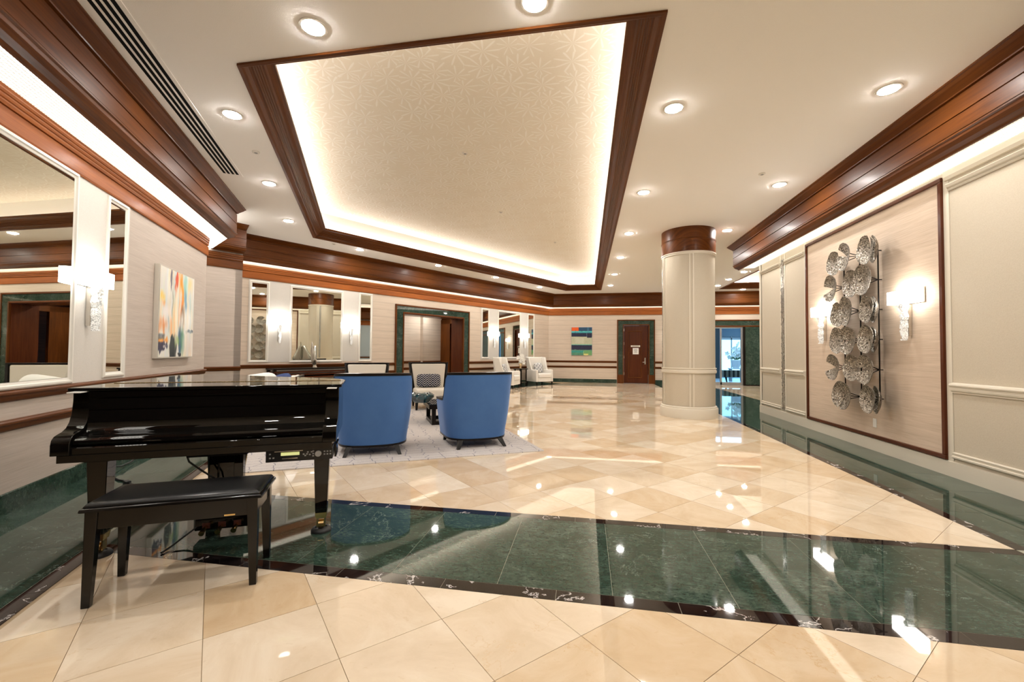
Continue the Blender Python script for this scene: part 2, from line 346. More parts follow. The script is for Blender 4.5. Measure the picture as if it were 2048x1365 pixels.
def tiles(zone, u0, v0):
    out = []
    for i in range(-30, 45):
        for j in range(-30, 45):
            us, vs = (i + u0) * T, (j + v0) * T
            P = [((u - v) * q2, (u + v) * q2) for u, v in ((us, vs), (us + T, vs), (us + T, vs + T), (us, vs + T))]
            c = clip_convex(P, zone)
            if len(c) >= 3 and area(c) > .0006:
                c = inset(c, J / 2)
                if len(c) >= 3 and area(c) > .0004: out.append(c)
    return out
def cen(p): return (sum(q[0] for q in p) / len(p), sum(q[1] for q in p) / len(p))
tn = [p for p in tiles(zone_near, -.015, .04)]
tf = tiles(zone_far, .37, .62)
def seen(p):
    c = cen(p); x = math.cos(YAW) * c[0] + math.sin(YAW) * c[1]; y = -math.sin(YAW) * c[0] + math.cos(YAW) * c[1]
    return y > .9 and abs(x) < 1.28 * y + .4
allt = sorted(tn + tf, key=lambda p: math.hypot(*cen(p)))
vis = [p for p in allt if seen(p)]; hid = [p for p in allt if not seen(p)]
for p in vis[:285]: slab('tile', [p], 'cream_marble', floor)
slab('far_tiles', vis[285:] + hid, 'cream_marble', floor, kind='stuff')
# --- dark band across the room: slabs of green marble between black strips
nl = (.8704, .4924)
lg = (-2.735 - .0, 1.609)             # inner edge of the left green border
def rect(x0, x1, y0, y1): return [(x0, y0), (x1, y0), (x1, y1), (x0, y1)]
for k in range(-7, 6):
    x0 = -.47 + .61 * k
    for nm, mat, y0, y1, dx in (('marble_slab', 'green_marble', 2.2955, 3.2320, 0), ('border_strip', 'black_marble', 2.1985, 2.292, -.29), ('border_strip', 'black_marble', 3.2355, 3.3175, -.217)):
        p = rect(x0 + dx, x0 + dx + .6075, y0, y1); p = clip(p, lg, nl); p = clip(p, (2.742, 0), (-1, 0))
        if len(p) >= 3 and area(p) > .001: slab(nm, [p], mat, floor)
slab('joint_filler', [clip(clip(rect(-4.5, 2.742, 2.2, 3.316), lg, nl), (2.742, 0), (-1, 0))], 'pale_joint', floor, z1=-.0012, th=.003)
for fr_, a_, b_, o_ in ((FL, -2.0, 5.9, 1.002), (FK, .5, KL - .5, .996), (FR, .0, 13.0, 1.0)):
    slab('joint_filler', [[(q.x, q.y) for q in (fr_.w(a_, -o_), fr_.w(b_, -o_), fr_.w(b_, -.012), fr_.w(a_, -.012))]], 'pale_joint', floor, z1=-.0012, th=.003)
def border(fr, s0, s1, step, o_in, o_out, cut=None, y_ok=None):
    k = s0
    while k < s1:
        e = min(k + step, s1)
        P = [fr.w(k, -o_out), fr.w(e - .0025, -o_out), fr.w(e - .0025, -.012), fr.w(k, -.012)]; Q = [fr.w(k, -o_in), fr.w(e - .0025, -o_in), fr.w(e - .0025, -o_out - .0035), fr.w(k, -o_out - .0035)]
        for nm, mat, q in (('marble_slab', 'green_marble', P), ('border_strip', 'black_marble', Q)):
            polys = [[(a.x, a.y) for a in q]]
            if nm == 'border_strip' and cut:
                polys = [clip(polys[0], (0, cut[0]), (0, -1)), clip(polys[0], (0, cut[1]), (0, 1))]
            for pl in polys:
                if len(pl) >= 3 and area(pl) > .0008: slab(nm, [pl], mat, floor)
        k = e
border(FL, -2.0, 6.0, .61, 1.004, .908, (2.2, 3.3175))
border(FK, .5, KL - .5, .61, .998, .905)
border(FR, .0, 13.0, .61, 1.003, .908, (2.2, 3.3175))
# dark corridor strip running past the end of the right wall, pale stone beyond it
k = 10.14
while k < 18.4:
    e = min(k + .61, 18.5)
    for x0, x1 in ((2.842, 3.79), (3.792, 4.70)): slab('marble_slab', [rect(x0, x1 - .002, k, e - .002)], 'green_marble', floor)
    slab('border_strip', [rect(2.747, 2.840, k, e - .002)], 'black_marble', floor); k = e
slab('corridor_tiles', [rect(4.703 + i * .457, 4.70 + (i + 1) * .457, 10.2 + j * .457, 10.197 + (j + 1) * .457) for i in range(11) for j in range(18)], 'cream_marble', floor, kind='stuff')
slab('lobby_tiles', [rect(3 + i * .6, 3.597 + i * .6, 18.56 + j * .6, 19.157 + j * .6) for i in range(11) for j in range(10)], 'stone_pale', floor, kind='stuff')

# ================================================================== CEILING with two trays
tray = [(-2.985, 3.197), (.545, 3.197), (.545, 17.0), (-.80, 17.0), (-5.87, 8.37)]
tray2 = [(5.02, 9.5), (9.2, 9.5), (9.2, 17.25), (5.02, 17.25)]
def offs(poly, d):
    n = len(poly); out = []
    for i in range(n):
        a, b, c = poly[i - 1], poly[i], poly[(i + 1) % n]
        e1 = Vector((b[0] - a[0], b[1] - a[1])).normalized(); e2 = Vector((c[0] - b[0], c[1] - b[1])).normalized()
        n1, n2 = Vector((-e1.y, e1.x)), Vector((-e2.y, e2.x)); m = (n1 + n2); m = m / m.dot(n1); out.append((b[0] + m.x * d, b[1] + m.y * d))
    return out                                   # + is inward for a counter-clockwise polygon
ceiling = struct('ceiling')
def plane_holes(name, outer, holes, z, mat, parent):
    tri = tessellate_polygon([[Vector((x, y, 0)) for x, y in outer]] + [[Vector((x, y, 0)) for x, y in h] for h in holes])
    pts = [(x, y, z) for lp in [outer] + holes for x, y in lp]
    b = MB(); b.add(pts, [tuple(t) for t in tri]); return b.build(name, mat, parent, fixn=False)
plane_holes('ceiling_field', [(-9.2, -9.2), (9.6, -9.2), (9.6, 18.8), (-9.2, 18.8)], [offs(tray, .02), offs(tray2, .02)], ZC, 'ceiling_paint', ceiling)
def loop(name, poly, prof, mat, parent, smooth=None, kind=None):
    b = MB(); L = [offs(poly, o) for o, z in prof]; n = len(poly); m = len(prof); per = [0]
    for j in range(m - 1): per.append(per[-1] + math.dist(prof[j], prof[j + 1]))
    vs = []; fs = []; uv = []
    for i in range(n):
        k = (i + 1) % n; ln = math.dist(poly[i], poly[k])
        for j in range(m - 1):
            q = len(vs); vs += [(*L[j][i], prof[j][1]), (*L[j][k], prof[j][1]), (*L[j + 1][k], prof[j + 1][1]), (*L[j + 1][i], prof[j + 1][1])]
            fs.append((q, q + 1, q + 2, q + 3)); uv.append([(0, per[j] + i), (ln, per[j] + i), (ln, per[j + 1] + i), (0, per[j + 1] + i)])
    b.add(vs, fs, uv); return b.build(name, mat, parent, fixn=False, kind=kind)
TP = [(-.03, 3.752), (-.03, 3.732), (.0, 3.730), (.018, 3.742), (.045, 3.772), (.060, 3.778), (.060, 3.790), (.075, 3.792), (.082, 3.806), (.090, 3.806), (.098, 3.822), (.108, 3.822), (.116, 3.838), (.126, 3.838), (.134, 3.854),
      (.150, 3.856), (.165, 3.872), (.195, 3.892), (.215, 3.898), (.235, 3.898), (.235, 3.935), (.20, 3.94), (.03, 3.94), (-.08, 3.93)]
TZ = 4.36
def make_tray(idx, poly, skip=False):
    s = struct('trim_%d' % idx)
    loop('tray_moulding', poly, TP, 'mahogany', s)
    loop('tray_side', offs(poly, -.10), [(0, 3.92), (0, TZ + .01)], 'ceiling_paint', s)
    b = MB(); b.add([(x, y, TZ) for x, y in offs(poly, -.13)], [tuple(range(len(poly)))]); b.build('tray_paper', 'tray_paper', s, fixn=False)
    loop('cove_light_strip', poly, [(-.065, 3.945), (-.035, 3.945)], 'emit_cove', s)
make_tray(1, tray); make_tray(2, tray2)

# ================================================================== WALLS
def soffit_prof(d0):
    return [(-d0 - .135, 3.751), (-d0 - .135, 3.735), (-d0 - .118, 3.730), (-d0 - .095, 3.712), (-d0 - .055, 3.690), (-d0 - .022, 3.672), (-d0 - .018, 3.662), (-d0 + .010, 3.660), (-d0 + .010, 3.648), (-d0, 3.646),
            (-d0, 3.486), (-d0 + .012, 3.484), (-d0 + .012, 3.474), (-d0, 3.472), (-d0, 3.330), (-d0 + .010, 3.328), (-d0 + .010, 3.317), (-d0 - .012, 3.315), (-d0 - .012, 3.300), (-d0 + .004, 3.294), (-d0 + .012, 3.268), (-d0 + .045, 3.238), (-d0 + .095, 3.222), (-d0 + .11, 3.205), (-d0 + .135, 3.205), (-d0 + .135, 3.30), (-d0 + .30, 3.40), (-d0 + .30, 3.751)]
BAND = [(0, 2.885), (-.020, 2.885), (-.024, 2.90), (-.024, 3.038), (-.010, 3.040), (-.010, 3.050), (-.026, 3.052), (-.030, 3.075), (-.026, 3.092), (-.032, 3.096), (-.036, 3.112), (-.032, 3.128), (-.038, 3.132), (-.042, 3.150), (-.038, 3.165), (-.042, 3.185), (0, 3.185)]
BANDK = [(y, 2.885 + (z - 2.885) * .967) for y, z in BAND]
RAILP = [(0, 0), (-.010, .0), (-.022, .012), (-.028, .030), (-.030, .045), (-.040, .050), (-.046, .060), (-.046, .072), (-.040, .082), (-.012, .086), (0, .086)]
rail = lambda z: [(y, z + h) for y, h in RAILP]
BASEP = [(0, -.012), (-.012, -.012), (-.012, .148), (-.006, .155), (0, .155)]
tri = 1
def trims(fr, x0, x1, tag_, m0=0, m1=0, band=BANDK, d0=.415, gaps=(), rails=True, soff=True, sm0=None, sx0=None):
    segs = []; c = x0
    for a, b in gaps: segs.append((c, a, m0 if c == x0 else 0, 0)); c = b
    segs.append((c, x1, m0 if c == x0 else 0, m1))
    s = struct('trim_%d' % dict(left=11, pier=12, back=13, far=14, east=15)[tag_], fr.w(0), fr.g)
    if soff: MB().sweepx(soffit_prof(d0), x0 if sx0 is None else sx0, x1, m0 if sm0 is None else sm0, m1).build('soffit', 'mahogany', s)
    if band: MB().sweepx(band, x0, x1, m0, m1).build('picture_band', 'mahogany' if tag_ == 'pier' else 'mahogany_lit', s)  # lit bands get the brightened wood colour, the unlit pier the darker one
    bb = struct('baseboard_' + tag_, fr.w(0), fr.g)
    for a, b, q0, q1 in segs:
        if rails:
            MB().sweepx(rail(.848), a, b, q0, q1).build('chair_rail', 'mahogany', s)
            MB().sweepx(rail(.624), a, b, q0, q1).build('chair_rail', 'mahogany', s)
        MB().sweepx(BASEP, a, b, q0, q1).build('base_slab', 'green_marble', bb)
    return s
def wallpiece(name, fr, boxes, mat):
    s = struct(name, fr.w(0), fr.g)
    for x0, x1, z0, z1 in boxes: MB().box(x0, x1, 0, .12, z0, z1).build('wall_panel', mat, s)
    return s
tan30 = math.tan(R_(30))
wallpiece('wall_left', FL, [(-2.0, 4.35, -.05, 3.8)], 'grasscloth')
trims(FL, -2.0, 4.35, 'left', band=BAND, d0=.435, m1=0, sx0=-2.0)
wallpiece('wall_pier', FP, [(-2.6, 0, -.05, 3.8)], 'grasscloth')
# return of the pier back to the long wall
st = struct('wall_pier_return', FP.w(0), FP.g); MB().box(-.12, 0, .0, .96, -.05, 3.8).build('wall_panel', 'grasscloth', st)
trims(FP, -2.6, 0, 'pier', d0=.175, m1=0, sx0=-.56)
OPN = (4.33, 6.75, 2.40)
wallpiece('wall_back', FK, [(-.4, OPN[0], -.05, 3.8), (OPN[1], KL, -.05, 3.8), (OPN[0], OPN[1], OPN[2], 3.8)], 'grasscloth_seamed')
trims(FK, -.35, KL, 'back', m1=tan30, gaps=((4.02, 7.06),))
GL0, GL1 = 4.30 + 1.62, 9.3 + 1.62
DR0, DR1, DRZ = 1.56 + 1.62, 2.56 + 1.62, 2.44
wallpiece('wall_far', FF, [(0, DR0, -.05, 3.8), (DR1, 4.9 + 1.62, -.05, 3.8), (DR0, DR1, DRZ, 3.8), (4.9 + 1.62, 11.2, 2.37, 3.8), (6.28 + 1.62, 11.2, -.05, 2.37)], 'grasscloth_seamed')
trims(FF, 0, 11.2, 'far', m0=-tan30, gaps=((1.27 + 1.62, 2.83 + 1.62), (4.2 + 1.62, 11.1)))
# right wall
wr = wallpiece('wall_right', FR, [(0, 19.2, -.05, 3.8)], 'cream_panel')
s = struct('trim_16', FR.w(0), FR.g)
MB().sweepx(soffit_prof(.385), -.48, 19.1).build('soffit', 'mahogany', s)
RB = [(0, -.012), (-.016, -.012), (-.016, .155), (0, .162)]
LOWM = [(0, .198), (-.020, .198), (-.028, .206), (-.028, .220), (-.016, .226), (-.016, .240), (-.022, .246), (-.022, .254), (0, .262)]
CR = [(0, .872), (-.014, .872), (-.014, .885), (-.026, .892), (-.030, .905), (-.030, .932), (-.038, .938), (-.042, .952), (-.036, .968), (-.012, .974), (0, .978)]
TOPM = [(0, 2.985), (-.012, 2.985), (-.020, 3.000), (-.014, 3.010), (-.030, 3.022), (-.036, 3.050), (-.030, 3.058), (-.010, 3.062), (0, 3.070)]
TOPM2 = [(0, 3.10), (-.02, 3.105), (-.03, 3.14), (-.03, 3.20), (0, 3.20)]
bbr = struct('baseboard_right', FR.w(0), FR.g); MB().sweepx(RB, .0, 14.2).build('base_board', 'cream_paint', bbr)
pan = (10.13 - 8.09, 10.13 - 5.22)          # framed field with the sculpture
for a, b in ((.10, 1.02), (1.24, 1.96), (pan[1] + .07, 14.0)):
    for pr in (LOWM, CR, TOPM): MB().sweepx(pr, a, b).build('panel_moulding', 'cream_paint', s)
MB().sweepx(TOPM2, pan[1] + .03, 14.2).build('panel_moulding', 'cream_paint', s)
for a, b in ((.0, .10), (1.02, 1.065), (1.195, 1.24), (1.96, 2.04), (pan[1] + .0, pan[1] + .07)):
    MB().box(a, b, -.006, 0, .16, 3.2).build('stile', 'cream_paint', s, bevel=.003)
MB().box(1.065, 1.195, -.004, 0, .19, 3.10).build('mosaic_bed', 'mosaic', s)
b = MB()
for i in range(3):
    z = .20
    while z < 3.08:
        h = random.uniform(.018, .05); x = 1.068 + i * .042
        b.box(x, x + .040, -.006 - random.random() * .012, -.003, z, z + h - .002); z += h
b.build('mosaic_chip', 'mosaic', s, kind='stuff')
pf = struct('trim_3', FR.w(0), FR.g)
MB().box(pan[0], pan[1], -.006, 0, .165, 3.16).build('paper_field', 'grasscloth_warm', pf)
FRM = .047
for x0, x1, z0, z1 in ((pan[0], pan[1], 3.16 - FRM, 3.16), (pan[0], pan[1], .165, .165 + FRM), (pan[0], pan[0] + FRM, .165 + FRM, 3.16 - FRM), (pan[1] - FRM, pan[1], .165 + FRM, 3.16 - FRM)):
    MB().box(x0, x1, -.030, 0, z0, z1).build('field_frame', 'mahogany_door', pf, bevel=.006)
# walls out of the picture: behind the camera and round the corner on the right
st = struct('wall_south'); MB().box(-4, 3.9, -9.12, -9.0, -.05, 3.8).build('wall_panel', 'mahogany_door', st)
st = struct('wall_west'); MB().box(-3.45, -3.33, -9.0, .80, -.05, 3.8).build('wall_panel', 'grasscloth', st)
st = struct('wall_corner'); MB().box(3.75, 9.6, 10.01, 10.13, -.05, 3.8).build('wall_panel', 'cream_panel', st)
st = struct('wall_east'); MB().box(9.5, 9.62, 10.0, 18.6, -.05, 3.8).build('wall_panel', 'wall_bluegrey', st)
FE = Fr((9.5, 18.55), -90.0); trims(FE, 0, 8.4, 'east', d0=.415)
st = struct('wall_recess'); a = FL.w(4.35); c = (-7.62, 6.24)
MB().prism([(a.x, a.y), (c[0], c[1]), (c[0], c[1] - .1), (a.x - .03, a.y - .1)], -.05, 3.8).build('wall_panel', 'grasscloth', st)

# soffit carrying on past the end of the left wall, turned towards the long wall
FT = Fr((FL.w(4.33).x, FL.w(4.33).y), 150.5)
# ---- egg-crate louvre lights between soffits and walls
def louvre(fr, x0, x1, o0, o1, z, label, m0=0, m1=0, extra=None):
    t = thing('louvre_light', label, 'light', fr.w(0), fr.g)
    MB().add([(x0 - o0 * m0, -o0, z), (x1 - o0 * m1, -o0, z), (x1 - o1 * m1, -o1, z), (x0 - o1 * m0, -o1, z)], [(0, 1, 2, 3)]).build('lens', 'emit_louvre', t, fixn=False)
    if extra: MB().add([(x, y, z) for x, y in extra], [tuple(range(len(extra)))]).build('lens', 'emit_louvre', t, fixn=False)
    x0, x1 = x0 + o1 * abs(m0), x1 - o1 * abs(m1)
    b = MB(); n = int((x1 - x0) / .030); w_ = .0035
    for k in range(n):
        x = x0 + .03 * k; b.box(x, x + w_, -o1 + .004, -o0 - .004, z - .014, z - .001)
    k = o0 + .02
    while k < o1 - .01: b.box(x0, x1, -k - w_, -k, z - .014, z - .001); k += .030
    b.build('louvre_grid', 'white_moulding', t, kind='stuff')
louvre(FR, -.25, 14.0, .004, .252, 3.217, 'long egg-crate light strip above the cream wall with the metal sculpture')
louvre(FL, -2.0, 4.35, .004, .300, 3.219, 'bright egg-crate light strip over the mirrors on the left wall', extra=[(4.351, -.300), (5.46, .27), (4.9, .30), (4.351, .10)])
louvre(FK, -.3, KL, .004, .281, 3.219, 'thin glowing light strip above the long wall with the two mirror groups', m1=tan30)
louvre(FF, 0, 11.0, .004, .281, 3.219, 'thin glowing light strip above the far wall with the door', m0=-tan30)

# ================================================================== COLUMN
CX, CY, CRAD = 2.053, 9.187, .500
colm = struct('column', (CX, CY, 0))
MB().lathe([(CRAD + .048, -.012), (CRAD + .048, .175), (CRAD + .040, .190), (CRAD + .028, .196), (CRAD + .028, .215), (CRAD + .018, .225), (CRAD, .232)], 64, cap=False).build('plinth', 'cream_paint', colm, smooth=35)
MB().lathe([(CRAD - .006, .2), (CRAD - .006, 3.28)], 64, cap=False).build('shaft', 'cream_panel', colm, smooth=35)
MB().lathe([(CRAD - .006, .868), (CRAD + .010, .870), (CRAD + .022, .885), (CRAD + .022, .925), (CRAD + .012, .935), (CRAD + .012, .955), (CRAD + .022, .962), (CRAD + .022, .975), (CRAD - .006, .980)], 64, cap=False).build('column_rail', 'cream_paint', colm, smooth=30)
MB().lathe([(CRAD - .006, 3.205), (CRAD + .008, 3.208), (CRAD + .010, 3.235), (CRAD + .022, 3.245), (CRAD + .022, 3.262), (CRAD - .006, 3.265)], 64, cap=False).build('column_moulding', 'cream_paint', colm, smooth=30)
MB().lathe([(CRAD - .01, 3.262), (CRAD + .022, 3.262), (CRAD + .022, 3.275), (CRAD + .014, 3.280), (CRAD + .014, 3.495), (CRAD + .020, 3.500), (CRAD + .020, 3.512), (CRAD + .012, 3.516), (CRAD + .020, 3.524), (CRAD + .014, 3.530), (CRAD + .014, 3.751)], 64, cap=False).build('wood_capital', 'mahogany', colm, smooth=30)
def arc_strip(a0, a1, r0, r1, z0, z1, n=4):
    rings = []
    for k in range(n + 1):
        a = R_(a0 + (a1 - a0) * k / n); c, s_ = math.cos(a), math.sin(a); rings.append([(r0 * c, r0 * s_, z0), (r1 * c, r1 * s_, z0), (r1 * c, r1 * s_, z1), (r0 * c, r0 * s_, z1)])
    return rings
for base in (-95.5, 0, 95, 190):      # pairs of stiles that frame the curved panels
    for da in (-3.7, 3.7):
        MB().loft(arc_strip(base + da - 1.5, base + da + 1.5, CRAD - .01, CRAD + .006, .23, 3.21)).build('column_stile', 'cream_paint', colm, smooth=30)
b = MB(); z = .24
MB().loft(arc_strip(175.5, 182.5, CRAD - .01, CRAD + .004, .24, 3.2)).build('mosaic_bed', 'mosaic', colm)
while z < 3.18:
    h = random.uniform(.02, .06)
    for i in range(2): b.loft(arc_strip(175.6 + i * 3.4, 178.9 + i * 3.4, CRAD, CRAD + .005 + .003 * random.random(), z, z + h - .003, 1))
    z += h
b.build('mosaic_chip', 'mosaic', colm, kind='stuff')

# ================================================================== DOORWAYS
def casing(s, x0, x1, zt, X0, X1, ZT, plinth=.0, wide=.045, mat='mahogany'):
    """marble surround between two wood edges: inner opening x0..x1 up to zt, outer X0..X1 up to ZT"""
    e = wide
    for a, b_, c, d in ((X0, X0 + e, plinth, ZT), (X1 - e, X1, plinth, ZT), (X0 + e, X1 - e, ZT - e, ZT)): MB().box(a, b_, -.045, .01, c, d).build('outer_edge', mat, s, bevel=.008)
    for a, b_, c, d in ((x0 - e, x0, plinth, zt + e), (x1, x1 + e, plinth, zt + e), (x0, x1, zt, zt + e)): MB().box(a, b_, -.040, .13, c, d).build('inner_edge', mat, s, bevel=.006)
    k = plinth
    while k < ZT - e - .01:
        n_ = min(k + .82, ZT - e)
        for a, b_ in ((X0 + e, x0 - e), (x1 + e, X1 - e)): MB().box(a, b_, -.022, .01, k, n_ - .002).build('surround_slab', 'green_marble', s)
        k = n_
    w_ = (x1 - x0 + 2 * e) / 3
    for i in range(3): MB().box(x0 - e + i * w_, x0 - e + (i + 1) * w_ - .002, -.022, .01, zt + e, ZT - e).build('surround_slab', 'green_marble', s)
    if plinth:
        for a, b_ in ((X0, x0), (x1, X1)): MB().box(a, b_, -.050, .01, -.012, plinth).build('plinth_block', 'mahogany', s, bevel=.006)
sK = struct('door_1', FK.w(0), FK.g); casing(sK, OPN[0], OPN[1], OPN[2], 4.02, 7.05, 2.665)
MB().box(OPN[1] - .02, OPN[1] + .0, .0, .55, -.012, 2.40).build('wood_jamb', 'mahogany_door', sK)
MB().box(OPN[0], OPN[0] + .02, .0, .16, -.012, 2.40).build('wood_jamb', 'mahogany_door', sK)
MB().box(OPN[0], OPN[1], .0, .50, 2.385, 2.42).build('wood_head', 'mahogany_door', sK)
# corridor behind the opening
sc = struct('wall_corridor', FK.w(0), FK.g)
MB().box(3.2, 6.22, 1.60, 1.70, -.05, 2.9).build('wall_panel', 'grasscloth_seamed', sc); MB().box(6.22, 7.05, 1.45, 1.55, -.05, 2.9).build('wall_panel', 'grasscloth_seamed', sc); MB().box(6.20, 6.23, 1.45, 1.70, -.05, 2.9).build('wall_panel', 'grasscloth_seamed', sc)
MB().box(3.1, 3.2, .12, 1.7, -.05, 2.9).build('wall_panel', 'grasscloth_seamed', sc); MB().box(3.1, 8.6, .12, 3.2, 2.75, 2.85).build('wall_panel', 'ceiling_paint', sc)
MB().box(8.4, 8.5, .12, 3.2, -.05, 2.9).build('wall_panel', 'mahogany_door', sc); MB().box(7.0, 8.5, 3.1, 3.2, -.05, 2.9).build('wall_panel', 'mahogany_door', sc)
for zz in (.848, .624):
    MB().sweepx([(1.60 + y, z) for y, z in rail(zz)], 3.2, 6.2).build('chair_rail', 'mahogany', sc); MB().sweepx([(1.45 + y, z) for y, z in rail(zz)], 6.2, 7.02).build('chair_rail', 'mahogany', sc)
MB().box(3.2, 6.2, 1.588, 1.6, -.012, .155).build('base_slab', 'green_marble', sc)
# dark timber door frame and half-open leaf at the right of the corridor
d2 = struct('door_2', FK.w(0), FK.g)
MB().box(7.02, 7.13, .95, 1.52, -.012, 2.44).build('frame_post', 'mahogany', d2, bevel=.006); MB().box(7.02, 7.13, .13, .28, -.012, 2.44).build('frame_post', 'mahogany', d2, bevel=.006); MB().box(7.02, 7.13, .13, 1.52, 2.28, 2.44).build('frame_head', 'mahogany', d2, bevel=.006)
leaf = MB().box(0, .86, -.022, .022, .01, 2.26).build('door_leaf', 'mahogany_door', d2, loc=(7.09, .30, 0), rz=R_(28), bevel=.003)
for z0, z1 in ((.28, 1.0), (1.16, 2.08)): MB().box(.15, .71, -.030, .030, z0, z1).build('raised_panel', 'mahogany', leaf, bevel=.012)
MB().tube([(.80, -.03, 1.02), (.80, -.085, 1.02), (.68, -.085, 1.02)], .011).build('lever_handle', 'nickel', leaf, smooth=60)
bpy.data.objects.get('door_leaf')
# the closed door in the far wall
d3 = struct('door_3', FF.w(0), FF.g); casing(d3, DR0, DR1, DRZ, 1.285 + 1.62, 2.825 + 1.62, 2.685, plinth=.36)
leaf = MB().box(DR0 + .012, DR1 - .012, .035, .08, .01, DRZ - .012).build('door_leaf', 'mahogany_door', d3, bevel=.003)
px0, px1 = DR0 + .21, DR1 - .30
for z0, z1 in ((.26, 1.24), (1.30, 2.18)): MB().box(px0, px1, .022, .05, z0, z1).build('raised_panel', 'mahogany_door', leaf, bevel=.012)
for a, b_, c, d in ((px0 - .03, px1 + .03, .225, .26), (px0 - .03, px1 + .03, 2.18, 2.215), (px0 - .03, px0, .26, 2.18), (px1, px1 + .03, .26, 2.18)): MB().box(a, b_, .012, .04, c, d).build('panel_moulding', 'mahogany', leaf, bevel=.008)
for z in (.35, 1.05, 1.62, 2.2): MB().box(DR0 - .004, DR0 + .020, .018, .04, z, z + .11).build('hinge', 'nickel', leaf)
MB().box(DR1 - .155, DR1 - .105, .018, .036, .80, 1.08).build('lock_plate', 'nickel', leaf, bevel=.006)
MB().tube([(DR1 - .13, .02, .89), (DR1 - .13, -.03, .89), (DR1 - .235, -.03, .89)], .013).build('lever_handle', 'nickel', leaf, smooth=60)
tag(MB().box(-.19, .19, -.012, 0, -.035, .035).build('door_sign', 'sign_plate', loc=FF.w(2.04 + 1.62, .022, 1.565), bevel=.004), 'small pale name plate on the dark wooden door in the far wall', 'sign')
sg = bpy.data.objects['door_sign']; b = MB(); x = -.13
for k in range(9): b.box(x, x + .019, -.0135, -.011, -.014, .014); x += .029
b.build('lettering', 'ink_grey', sg); 
for x in (-.165, .165): MB().box(x - .014, x + .014, -.0135, -.011, -.018, .018).build('bright_end', 'paper_white', sg)
nt = tag(MB().box(-.12, .12, -.004, 0, -.13, .13).build('paper_notice', 'paper_white', loc=FF.w(2.05 + 1.62, .022, 1.355)), 'white printed paper notice taped to the door under the name plate', 'notice')
b = MB(); random.seed(3)
for k in range(9):
    w_ = random.uniform(.05, .09); b.box(-w_, w_, -.0052, -.0038, .085 - k * .020, .092 - k * .020)
b.build('printed_lines', 'ink_grey', nt)
# glazed entrance and marble pier at the right end of the far wall
d4 = struct('door_4', FF.w(0), FF.g)
gx0, gx1 = 4.95 + 1.62, 6.24 + 1.62
MB().box(4.25 + 1.62, 11.1, -.03, .01, 2.42, 2.61).build('lintel_slab', 'green_marble', d4)
MB().box(4.20 + 1.62, 11.1, -.05, .01, 2.61, 2.66).build('outer_edge', 'mahogany', d4, bevel=.008); MB().box(4.25 + 1.62, 11.1, -.045, .13, 2.365, 2.42).build('inner_edge', 'mahogany', d4, bevel=.008)
MB().box(4.20 + 1.62, 4.26 + 1.62, -.05, .01, -.012, 2.61).build('outer_edge', 'mahogany', d4, bevel=.008); MB().box(4.26 + 1.62, 4.88 + 1.62, -.03, .01, -.012, 2.365).build('marble_pier', 'green_marble', d4)
for i in range(2): MB().box(6.32 + 1.62 + i * 1.3, 6.32 + 1.62 + i * 1.3 + 1.298, -.03, .01, .03, 2.36).build('marble_pier', 'green_marble', d4)
MB().box(6.24 + 1.62, 11.0, -.04, .0, -.012, .04).build('metal_sill', 'espresso', d4)
for a, b_, c, d in ((gx0 - .07, gx0, 0, 2.37), (gx0 + .42, gx0 + .49, 0, 2.33), (gx1 - .075, gx1, 0, 2.37), (gx0, gx1 - .075, 2.31, 2.37), (gx0, gx1 - .075, -.012, .12)): MB().box(a, b_, .02, .09, c, d).build('glass_frame', 'steel_frame', d4, bevel=.004)
MB().box(gx1 + .0, gx1 + .07, -.03, .09, 0, 2.37).build('dark_mullion', 'espresso', d4)
MB().box(gx0, gx1 - .075, .05, .058, .12, 2.31).build('glass_pane', 'window_glass', d4)
# ---- lobby seen through the glass
lb = struct('wall_lobby', (0, 0, 0))
MB().box(3.0, 10.5, 24.4, 24.5, -.05, 3).build('wall_panel', 'wall_bluegrey', lb); MB().box(2.9, 3.0, 18.7, 24.5, -.05, 3).build('wall_panel', 'wall_bluegrey', lb); MB().box(10.4, 10.5, 18.7, 24.5, -.05, 3).build('wall_panel', 'wall_bluegrey', lb); MB().box(2.9, 10.5, 18.68, 24.5, 2.75, 2.85).build('lobby_ceiling', 'wall_bluegrey', lb)
wn = struct('window_1', (0, 0, 0))
MB().box(6.95, 8.30, 24.36, 24.38, .10, 2.05).build('window_pane', 'emit_window', wn)
for a, b_ in ((6.85, 6.96), (7.58, 7.63), (8.28, 8.36)): MB().box(a, b_, 24.30, 24.40, .0, 2.2).build('window_frame', 'steel_frame', wn)
MB().box(6.85, 8.36, 24.3, 24.4, 2.03, 2.14).build('window_frame', 'steel_frame', wn)
MB().box(6.35, 6.85, 23.6, 24.3, -.05, 2.74).build('dark_pier', 'stone_dark', lb)
MB().box(4.5, 9.5, 20.0, 22.0, 2.735, 2.745).build('lobby_fill_panel', 'emit_lobby_fill', lb)  # added bluish fill panel out of view, standing in for daylight

